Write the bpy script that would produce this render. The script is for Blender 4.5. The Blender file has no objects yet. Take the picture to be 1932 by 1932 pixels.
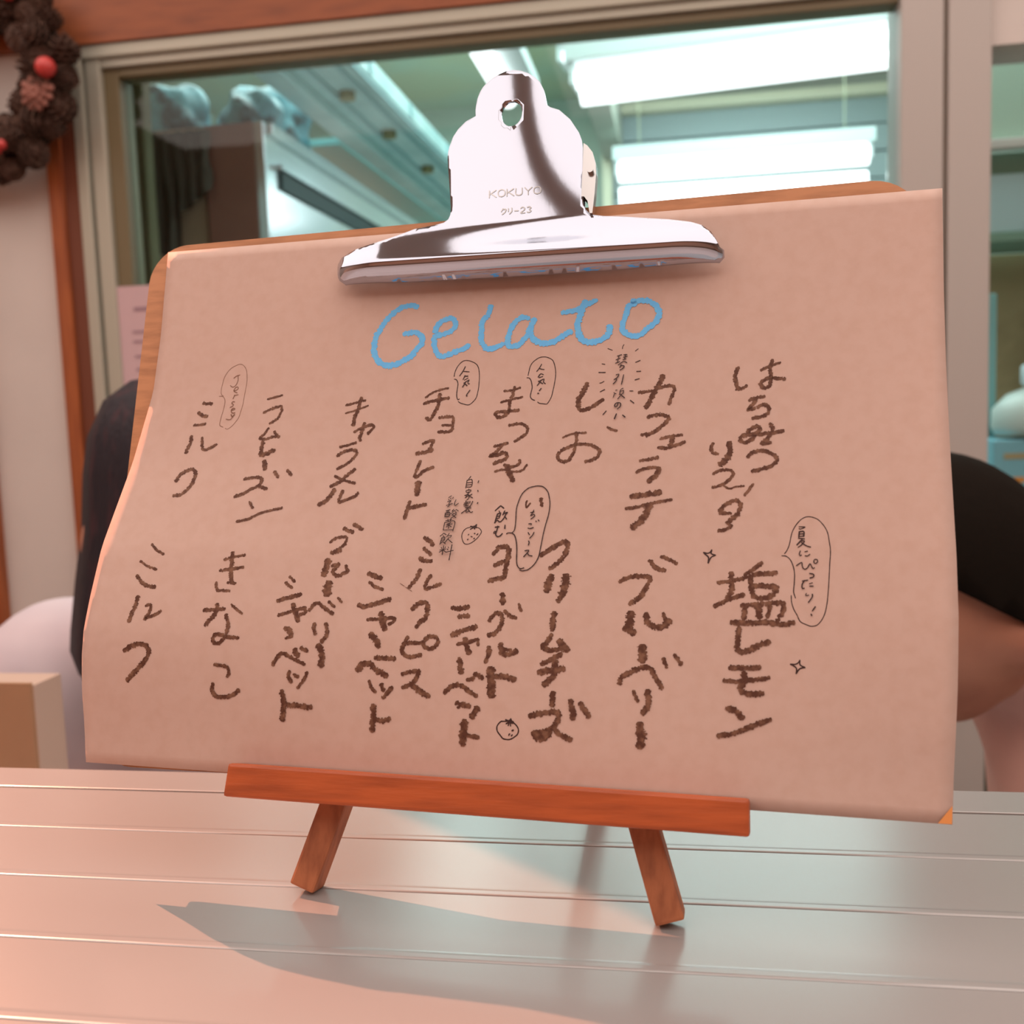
import bpy, bmesh, math, random
import numpy as np
from mathutils import Vector, Matrix, geometry
from math import sin, cos, pi, radians
random.seed(7)
rng = np.random.RandomState(5)
C = bpy.context.scene.collection
scene = bpy.context.scene

# ------------------------------------------------------------------ camera
ZC = 1.10                       # top of the serving counter
EYE = Vector((0, 0, ZC + 0.165))
def cam_axes(pitch, yaw, roll):
    cy, sy = cos(yaw), sin(yaw)
    f = Vector((-sy * cos(pitch), cy * cos(pitch), -sin(pitch)))
    r = Vector((cy, sy, 0)); u = r.cross(f)
    return cos(roll) * r + sin(roll) * u, -sin(roll) * r + cos(roll) * u, f
cr, cu, cf = cam_axes(radians(5.77), radians(9.49), radians(-2.07))
cam_data = bpy.data.cameras.new('camera')
cam = bpy.data.objects.new('camera', cam_data); C.objects.link(cam)
cam.matrix_world = Matrix(((cr.x, cu.x, -cf.x, EYE.x), (cr.y, cu.y, -cf.y, EYE.y), (cr.z, cu.z, -cf.z, EYE.z), (0, 0, 0, 1)))
cam_data.sensor_width = 36; cam_data.lens = 36.0
cam_data.clip_start = 0.01; cam_data.clip_end = 60
cam_data.dof.use_dof = True; cam_data.dof.focus_distance = 0.375; cam_data.dof.aperture_fstop = 13.5
scene.camera = cam

# ------------------------------------------------------------------ world, exposure, large lights
scene.view_settings.view_transform = 'Standard'
try: scene.view_settings.look = 'None'
except Exception: pass
scene.view_settings.exposure = 0.0; scene.view_settings.gamma = 1.0
scene.view_settings.use_curve_mapping = False
w = bpy.data.worlds.new('world'); scene.world = w; w.use_nodes = True
w.node_tree.nodes['Background'].inputs[0].default_value = (0.62, 0.56, 0.52, 1)
w.node_tree.nodes['Background'].inputs[1].default_value = 0.25

def area(name, loc, target, sx, sy, power, col, spread=pi):
    d = bpy.data.lights.new(name, 'AREA'); d.shape = 'RECTANGLE'; d.size = sx; d.size_y = sy
    d.energy = power; d.color = col; d.spread = spread
    o = bpy.data.objects.new(name, d); C.objects.link(o); o.location = loc
    o.rotation_euler = (Vector(target) - Vector(loc)).to_track_quat('-Z', 'Y').to_euler()
    return o
# hall side: unseen ceiling panels added as fill, gap placed for the clip's reflection
FILL = (1.0, 0.86, 0.78)
area('hall_fill_panel', (-1.385, 0.125, 2.49), (-1.385, 0.125, 0), 1.63, 2.75, 28, FILL)
area('hall_fill_panel', (0.79, 0.125, 2.49), (0.79, 0.125, 0), 2.44, 2.75, 42, FILL)
# kitchen side: area lights added to the tubes to brighten the room
KCOL = (0.74, 0.98, 0.97)
area('kitchen_fill', (-0.3, 3.3, 2.56), (-0.3, 3.3, 0.0), 2.4, 1.6, 60, KCOL)
area('kitchen_fill', (1.2, 2.2, 2.4), (1.0, 2.3, 0.0), 0.8, 0.6, 10, KCOL)
area('kitchen_fill', (0.2, 1.95, 2.45), (-0.7, 3.2, 1.9), 1.2, 0.4, 14, KCOL)
# warm spot lamp at the left, a little behind the sign: it throws the sign's shadow towards the viewer's right
SX, SY, KH = 1.10, -0.67, 1.32
kd = bpy.data.lights.new('warm_lamp', 'SPOT'); kd.energy = 330; kd.color = (1.0, 0.36, 0.20)
kd.shadow_soft_size = 0.005; kd.spot_blend = 0.004
key = bpy.data.objects.new('warm_lamp', kd); C.objects.link(key)
key.location = (-0.07 - SX * KH, 0.355 - SY * KH, ZC + KH)
d1 = (Vector((-.119, .398, ZC)) - key.location).normalized(); d3 = (Vector((-.020, .322, ZC)) - key.location).normalized()
mid = (d1 + d3).normalized(); side_k = d1.cross(d3).normalized()
if side_k.x > 0: side_k = -side_k
th = radians(38); axis = mid * cos(th) + side_k * sin(th)
kd.spot_size = 2 * axis.angle(d1)
key.rotation_euler = axis.to_track_quat('-Z', 'Y').to_euler()

# ------------------------------------------------------------------ materials
MATS = {}
def mat(name, col, rough=0.6, metal=0.0, spec=0.5, noise=None, bump=None, emit=None, coat=0.0, sss=0.0, stretch=(1, 1, 1)):
    """noise=(scale, second colour, lo, hi); bump=(scale, strength, distance)"""
    if name in MATS: return MATS[name]
    m = bpy.data.materials.new(name); m.use_nodes = True
    nt = m.node_tree; b = nt.nodes['Principled BSDF']
    b.inputs['Base Color'].default_value = (*col, 1); b.inputs['Roughness'].default_value = rough
    b.inputs['Metallic'].default_value = metal; b.inputs['Specular IOR Level'].default_value = spec
    b.inputs['Coat Weight'].default_value = coat
    if emit:
        b.inputs['Emission Color'].default_value = (*emit[0], 1); b.inputs['Emission Strength'].default_value = emit[1]
    if noise or bump:
        tc = nt.nodes.new('ShaderNodeTexCoord'); mp = nt.nodes.new('ShaderNodeMapping')
        mp.inputs['Scale'].default_value = stretch
        nt.links.new(tc.outputs['Object'], mp.inputs['Vector'])
    if noise:
        n = nt.nodes.new('ShaderNodeTexNoise'); n.inputs['Scale'].default_value = noise[0]; n.inputs['Detail'].default_value = 6
        nt.links.new(mp.outputs[0], n.inputs['Vector'])
        mr = nt.nodes.new('ShaderNodeMapRange'); mr.inputs['From Min'].default_value = noise[2]; mr.inputs['From Max'].default_value = noise[3]
        mx = nt.nodes.new('ShaderNodeMix'); mx.data_type = 'RGBA'
        mx.inputs['A'].default_value = (*col, 1); mx.inputs['B'].default_value = (*noise[1], 1)
        nt.links.new(n.outputs['Fac'], mr.inputs['Value']); nt.links.new(mr.outputs[0], mx.inputs['Factor'])
        nt.links.new(mx.outputs['Result'], b.inputs['Base Color'])
    if bump:
        n2 = nt.nodes.new('ShaderNodeTexNoise'); n2.inputs['Scale'].default_value = bump[0]; n2.inputs['Detail'].default_value = 4
        nt.links.new(mp.outputs[0], n2.inputs['Vector'])
        bp = nt.nodes.new('ShaderNodeBump'); bp.inputs['Strength'].default_value = bump[1]; bp.inputs['Distance'].default_value = bump[2]
        nt.links.new(n2.outputs['Fac'], bp.inputs['Height']); nt.links.new(bp.outputs[0], b.inputs['Normal'])
    MATS[name] = m; return m

PAPER = mat('paper', (0.63, 0.455, 0.39), 0.75, spec=0.25, noise=(240, (0.595, 0.415, 0.345), 0.4, 0.8), bump=(1500, 0.12, 0.0001))
CORNERGLOW = mat('corner_glow', (0.85, 0.34, 0.10), 0.7)  # light glowing through the paper corner, put into the colour
HARDBOARD = mat('board_wood', (0.56, 0.25, 0.11), 0.55, noise=(60, (0.36, 0.15, 0.06), 0.4, 0.8), stretch=(1, 1, 6))
EASEL = mat('easel_wood', (0.50, 0.105, 0.028), 0.42, noise=(35, (0.28, 0.055, 0.016), 0.42, 0.78), bump=(120, 0.3, 0.0004), stretch=(0.35, 6, 6))
EASELLEG = mat('easel_leg_wood', (0.46, 0.16, 0.07), 0.5, noise=(40, (0.24, 0.07, 0.03), 0.42, 0.78), bump=(120, 0.3, 0.0004), stretch=(6, 6, 0.4))
CHROME = mat('chrome', (0.46, 0.50, 0.59), 0.07, metal=1.0, bump=(90, 0.03, 0.0006))
STEEL = mat('steel', (0.55, 0.56, 0.57), 0.22, metal=1.0)
ALU = mat('counter_aluminium', (0.385, 0.375, 0.37), 0.24, metal=0.28, spec=0.5)
ALUDARK = mat('counter_gap', (0.10, 0.09, 0.085), 0.5)
WOODTRIM = mat('wood_trim', (0.29, 0.078, 0.022), 0.5, noise=(14, (0.20, 0.05, 0.014), 0.4, 0.75), stretch=(1, 4, 6))
WOODPOST = mat('wood_post', (0.38, 0.105, 0.03), 0.5, noise=(14, (0.22, 0.05, 0.018), 0.4, 0.75), stretch=(6, 6, 0.6))
WOODDARK = mat('wood_post_dark', (0.16, 0.045, 0.02), 0.6)
CREAM = mat('cream_paint', (0.66, 0.60, 0.56), 0.6, noise=(5, (0.60, 0.545, 0.51), 0.4, 0.7))
FRAME = mat('window_frame', (0.46, 0.45, 0.37), 0.45, metal=0.2)
FRAME2 = mat('window_frame_inner', (0.17, 0.135, 0.07), 0.5)
JAMB = mat('jamb', (0.48, 0.44, 0.41), 0.5)
GROOVE = mat('groove', (0.30, 0.25, 0.20), 0.6)
BLUEWHITE = mat('pale_panel', (0.58, 0.60, 0.66), 0.5)
SHIRT = mat('white_shirt', (0.72, 0.62, 0.66), 0.8, noise=(8, (0.62, 0.54, 0.60), 0.4, 0.7))
PINK = mat('pink_shirt', (0.80, 0.46, 0.38), 0.8, noise=(9, (0.66, 0.36, 0.29), 0.4, 0.7))
SKIN = mat('skin', (0.50, 0.215, 0.13), 0.55, noise=(14, (0.36, 0.13, 0.08), 0.4, 0.75))
HAIRL = mat('hair_navy', (0.020, 0.015, 0.021), 0.6, spec=0.25, noise=(22, (0.065, 0.022, 0.028), 0.5, 0.8), bump=(60, 0.5, 0.003), stretch=(5, 5, 0.7))
HAIRR = mat('hair_black', (0.008, 0.005, 0.003), 0.85, spec=0.1, bump=(80, 0.4, 0.002))
TROUSER = mat('trousers', (0.03, 0.032, 0.045), 0.8)
CARTON = mat('carton', (0.50, 0.28, 0.15), 0.7, noise=(6, (0.42, 0.22, 0.12), 0.4, 0.7))
CARTONLIT = mat('carton_lit_side', (0.62, 0.45, 0.36), 0.7)  # paler side face: its lit look is put into the colour
FLOOR = mat('floor_vinyl', (0.24, 0.19, 0.15), 0.45, noise=(4, (0.18, 0.14, 0.11), 0.4, 0.7))
HALLWALL = mat('hall_wall', (0.55, 0.42, 0.34), 0.7)
HALLCEIL = mat('hall_ceiling', (0.72, 0.66, 0.62), 0.7)
KWALL = mat('kitchen_wall', (0.50, 0.56, 0.50), 0.6, noise=(2.2, (0.42, 0.47, 0.40), 0.4, 0.7))
KCEIL = mat('kitchen_ceiling', (0.42, 0.42, 0.28), 0.6, noise=(1.4, (0.36, 0.48, 0.42), 0.42, 0.62))
TEAL = mat('teal_paint', (0.62, 0.86, 0.88), 0.4, noise=(6, (0.42, 0.68, 0.70), 0.4, 0.7))
TEALRIB = mat('teal_rib', (0.36, 0.62, 0.66), 0.4)
BOLT = mat('brass_bolt', (0.34, 0.30, 0.14), 0.4, metal=0.5)
BROWN = mat('brown_laminate', (0.34, 0.15, 0.115), 0.5, noise=(5, (0.27, 0.12, 0.09), 0.4, 0.7))
OLIVE = mat('olive_curtain', (0.14, 0.125, 0.06), 0.7)
TAN = mat('tan_board', (0.44, 0.30, 0.21), 0.6)
CLOTH = mat('grey_cloth', (0.075, 0.060, 0.045), 0.9)
BAG = mat('blue_bag', (0.16, 0.42, 0.50), 0.4, noise=(16, (0.03, 0.07, 0.08), 0.5, 0.60), bump=(25, 0.8, 0.01))
HOOD = mat('hood_steel', (0.80, 0.86, 0.90), 0.18, metal=0.75)
DARK = mat('dark_gap', (0.018, 0.045, 0.05), 0.5)
LILAC = mat('lilac_paper', (0.60, 0.42, 0.44), 0.8)
INKFAINT = mat('faint_print', (0.32, 0.20, 0.24), 0.8)
LAMP = mat('tube_glow', (0.9, 0.9, 0.9), 0.5, emit=((0.92, 0.97, 1.0), 2.2))
LAMPBODY = mat('lamp_body', (0.72, 0.80, 0.80), 0.5)
PALEGREEN = mat('pale_green', (0.40, 0.52, 0.42), 0.6)
MIDGREEN = mat('mid_green', (0.20, 0.32, 0.24), 0.6)
PALEBLUE = mat('pale_blue', (0.44, 0.58, 0.60), 0.6)
OCHRE = mat('ochre', (0.42, 0.36, 0.20), 0.6, noise=(5, (0.20, 0.17, 0.08), 0.45, 0.65))
DARKGREEN = mat('dark_green', (0.045, 0.05, 0.025), 0.7)
MILK = mat('milky_plastic', (0.62, 0.72, 0.68), 0.35)
SKY = mat('sky_blue_carton', (0.22, 0.52, 0.62), 0.5)
ORANGE = mat('orange_print', (0.75, 0.30, 0.05), 0.5)
REDP = mat('red_print', (0.45, 0.08, 0.07), 0.5)
CONE = mat('cone_scale', (0.075, 0.035, 0.022), 0.8, noise=(40, (0.14, 0.075, 0.05), 0.5, 0.75))
CONE2 = mat('cone_pink', (0.30, 0.12, 0.09), 0.8)
TWIG = mat('twig', (0.035, 0.018, 0.010), 0.9)
BERRY = mat('berry_red', (0.55, 0.05, 0.045), 0.35)

def glass_mat():
    m = bpy.data.materials.new('window_glass'); m.use_nodes = True; nt = m.node_tree
    nt.nodes.remove(nt.nodes['Principled BSDF']); out = nt.nodes['Material Output']
    t = nt.nodes.new('ShaderNodeBsdfTransparent'); t.inputs[0].default_value = (0.95, 0.98, 0.97, 1)
    g = nt.nodes.new('ShaderNodeBsdfGlossy'); g.inputs['Roughness'].default_value = 0.02
    f = nt.nodes.new('ShaderNodeFresnel'); f.inputs[0].default_value = 1.3
    x = nt.nodes.new('ShaderNodeMixShader')
    nt.links.new(f.outputs[0], x.inputs[0]); nt.links.new(t.outputs[0], x.inputs[1]); nt.links.new(g.outputs[0], x.inputs[2])
    nt.links.new(x.outputs[0], out.inputs[0]); return m
GLASS = glass_mat()

def crayon_mat(name, c1, c2, hole):
    m = bpy.data.materials.new(name); m.use_nodes = True; nt = m.node_tree; L = nt.links.new
    b = nt.nodes['Principled BSDF']; b.inputs['Roughness'].default_value = 0.6; b.inputs['Specular IOR Level'].default_value = 0.3
    uv = nt.nodes.new('ShaderNodeUVMap'); tc = nt.nodes.new('ShaderNodeTexCoord')
    n = nt.nodes.new('ShaderNodeTexNoise'); n.inputs['Scale'].default_value = 1300; n.inputs['Detail'].default_value = 3
    L(tc.outputs['Object'], n.inputs['Vector'])
    n2 = nt.nodes.new('ShaderNodeTexNoise'); n2.inputs['Scale'].default_value = 480; n2.inputs['Detail'].default_value = 4
    L(tc.outputs['Object'], n2.inputs['Vector'])
    sx = nt.nodes.new('ShaderNodeSeparateXYZ'); L(uv.outputs[0], sx.inputs[0])
    a = nt.nodes.new('ShaderNodeMath'); a.operation = 'SUBTRACT'; L(sx.outputs[1], a.inputs[0]); a.inputs[1].default_value = 0.5
    ab = nt.nodes.new('ShaderNodeMath'); ab.operation = 'ABSOLUTE'; L(a.outputs[0], ab.inputs[0])
    mr = nt.nodes.new('ShaderNodeMapRange'); mr.inputs['From Min'].default_value = 0.28; mr.inputs['From Max'].default_value = 0.5
    mr.inputs['To Min'].default_value = hole[0]; mr.inputs['To Max'].default_value = hole[1]; L(ab.outputs[0], mr.inputs['Value'])
    gt = nt.nodes.new('ShaderNodeMath'); gt.operation = 'GREATER_THAN'; L(n.outputs['Fac'], gt.inputs[0]); L(mr.outputs[0], gt.inputs[1])
    L(gt.outputs[0], b.inputs['Alpha'])
    m2 = nt.nodes.new('ShaderNodeMapRange'); m2.inputs['From Min'].default_value = 0.42; m2.inputs['From Max'].default_value = 0.66; L(n2.outputs['Fac'], m2.inputs['Value'])
    mx = nt.nodes.new('ShaderNodeMix'); mx.data_type = 'RGBA'; mx.inputs['A'].default_value = (*c1, 1); mx.inputs['B'].default_value = (*c2, 1)
    L(m2.outputs[0], mx.inputs['Factor']); L(mx.outputs['Result'], b.inputs['Base Color'])
    return m
CRAYON = crayon_mat('brown_crayon', (0.100, 0.038, 0.022), (0.23, 0.115, 0.070), (0.30, 0.60))
CRAYONBLUE = crayon_mat('blue_crayon', (0.15, 0.54, 1.0), (0.17, 0.58, 1.0), (0.0, 0.50))
PEN = mat('pen_ink', (0.035, 0.010, 0.008), 0.6)
PENLIGHT = mat('pen_ink_faint', (0.20, 0.085, 0.045), 0.6)

# ------------------------------------------------------------------ object helpers
def empty(name, loc, label, cat, group=None, kind=None):
    o = bpy.data.objects.new(name, None); C.objects.link(o); o.location = loc; o.empty_display_size = 0.02
    tag(o, label, cat, group, kind); return o
def tag(o, label=None, cat=None, group=None, kind=None):
    if label: o['label'] = label
    if cat: o['category'] = cat
    if group: o['group'] = group
    if kind: o['kind'] = kind
    return o
def base(o):
    v = Vector((0, 0, 0))
    while o is not None: v += Vector(o.location); o = o.parent
    return v
def link(name, me, m, parent=None, smooth=False):
    if m is not None:
        for x in (m if isinstance(m, (list, tuple)) else [m]): me.materials.append(x)
    if smooth:
        for p in me.polygons: p.use_smooth = True
    if parent is not None: me.transform(Matrix.Translation(-base(parent)))
    o = bpy.data.objects.new(name, me); C.objects.link(o)
    if parent is not None: o.parent = parent
    return o
def recentre(o):
    """put the origin of a top-level mesh at the middle of its base"""
    vs = [v.co for v in o.data.vertices]
    c = Vector(((min(v.x for v in vs) + max(v.x for v in vs)) / 2, (min(v.y for v in vs) + max(v.y for v in vs)) / 2, min(v.z for v in vs)))
    o.data.transform(Matrix.Translation(-c)); o.location = c; return o
def mesh(name, verts, faces, m, parent=None, smooth=False):
    me = bpy.data.meshes.new(name); me.from_pydata([tuple(v) for v in verts], [], faces); me.update()
    return link(name, me, m, parent, smooth)
def from_bm(name, bm, m, parent=None, smooth=False):
    me = bpy.data.meshes.new(name); bm.to_mesh(me); bm.free()
    return link(name, me, m, parent, smooth)
def add_box(bm, x0, x1, y0, y1, z0, z1, bev=0.0, M=None):
    vs = [bm.verts.new((x, y, z)) for x in (x0, x1) for y in (y0, y1) for z in (z0, z1)]
    fs = [bm.faces.new([vs[i] for i in f]) for f in ((0, 1, 3, 2), (4, 6, 7, 5), (0, 4, 5, 1), (2, 3, 7, 6), (0, 2, 6, 4), (1, 5, 7, 3))]
    nv = vs
    if bev > 0:
        ed = list({e for f in fs for e in f.edges})
        r = bmesh.ops.bevel(bm, geom=ed, offset=bev, segments=2, profile=0.6, affect='EDGES')
        nv = list({v for f in r['faces'] for v in f.verts} | {v for v in vs if v.is_valid})
    if M is not None: bmesh.ops.transform(bm, matrix=M, verts=nv)
def box(name, x0, x1, y0, y1, z0, z1, m, parent=None, bev=0.0):
    bm = bmesh.new(); add_box(bm, x0, x1, y0, y1, z0, z1, bev)
    return from_bm(name, bm, m, parent)
def struct(name, *a, **k):
    o = box(name, *a, **k); o['kind'] = 'structure'; return o
def stick(name, p, q, wx, wy, m, parent, up=(0, 0, 1), bev=0.0008):
    """square bar from p to q; wx along up x axis, wy the other way"""
    p, q = Vector(p), Vector(q); a = (q - p).normalized(); s = a.cross(Vector(up)).normalized(); t = s.cross(a)
    bm = bmesh.new(); L = (q - p).length
    M = Matrix(((s.x, t.x, a.x, p.x), (s.y, t.y, a.y, p.y), (s.z, t.z, a.z, p.z), (0, 0, 0, 1)))
    add_box(bm, -wx / 2, wx / 2, -wy / 2, wy / 2, 0, L, bev, M)
    return from_bm(name, bm, m, parent)
def add_cyl(bm, p, q, r0, r1=None, n=16, cap=True):
    r1 = r0 if r1 is None else r1; p, q = Vector(p), Vector(q); a = (q - p).normalized()
    s = a.cross(Vector((0, 0, 1)) if abs(a.z) < 0.9 else Vector((1, 0, 0))).normalized(); t = a.cross(s)
    A = [bm.verts.new(p + r0 * (cos(2 * pi * i / n) * s + sin(2 * pi * i / n) * t)) for i in range(n)]
    B = [bm.verts.new(q + r1 * (cos(2 * pi * i / n) * s + sin(2 * pi * i / n) * t)) for i in range(n)]
    for i in range(n): bm.faces.new((A[i], A[(i + 1) % n], B[(i + 1) % n], B[i]))
    if cap: bm.faces.new(A[::-1]); bm.faces.new(B)
def cyl(name, p, q, r, m, parent=None, r1=None, n=20):
    bm = bmesh.new(); add_cyl(bm, p, q, r, r1, n); return from_bm(name, bm, m, parent, False)
def add_ell(bm, c, rad, rot=None, seg=24):
    r = bmesh.ops.create_uvsphere(bm, u_segments=seg, v_segments=seg * 2 // 3, radius=1)
    M = Matrix.Translation(Vector(c)) @ (rot.to_4x4() if rot is not None else Matrix.Identity(4)) @ Matrix.Diagonal((*rad, 1))
    bmesh.ops.transform(bm, matrix=M, verts=r['verts']); return r['verts']
def ell(name, c, rad, m, parent=None, rot=None, seg=24):
    bm = bmesh.new(); add_ell(bm, c, rad, rot, seg); return from_bm(name, bm, m, parent, True)
def add_limb(bm, p, r0, q, r1, n=20):
    add_cyl(bm, p, q, r0, r1, n); add_ell(bm, p, (r0,) * 3, seg=16); add_ell(bm, q, (r1,) * 3, seg=16)
def fused(name, bm, voxel, m, parent, it=6):
    """fuse the overlapping volumes of bm into one continuous skin"""
    me = bpy.data.meshes.new(name); bm.to_mesh(me); bm.free()
    tmp = bpy.data.objects.new('tmp', me); C.objects.link(tmp)
    r = tmp.modifiers.new('r', 'REMESH'); r.mode = 'VOXEL'; r.voxel_size = voxel
    s = tmp.modifiers.new('s', 'SMOOTH'); s.iterations = it; s.factor = 0.6
    dg = bpy.context.evaluated_depsgraph_get(); ev = tmp.evaluated_get(dg)
    out = bpy.data.meshes.new_from_object(ev); bpy.data.objects.remove(tmp); out.name = name
    return link(name, out, m, parent, True)
def lathe(bm, prof, c, sx=1, sy=1, n=32):
    rings = []
    for r, z in prof:
        rings.append([bm.verts.new((c[0] + sx * r * cos(2 * pi * i / n), c[1] + sy * r * sin(2 * pi * i / n), c[2] + z)) for i in range(n)])
    for a, b in zip(rings, rings[1:]):
        for i in range(n): bm.faces.new((a[i], a[(i + 1) % n], b[(i + 1) % n], b[i]))
    bm.faces.new(rings[0][::-1]); bm.faces.new(rings[-1])

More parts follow.
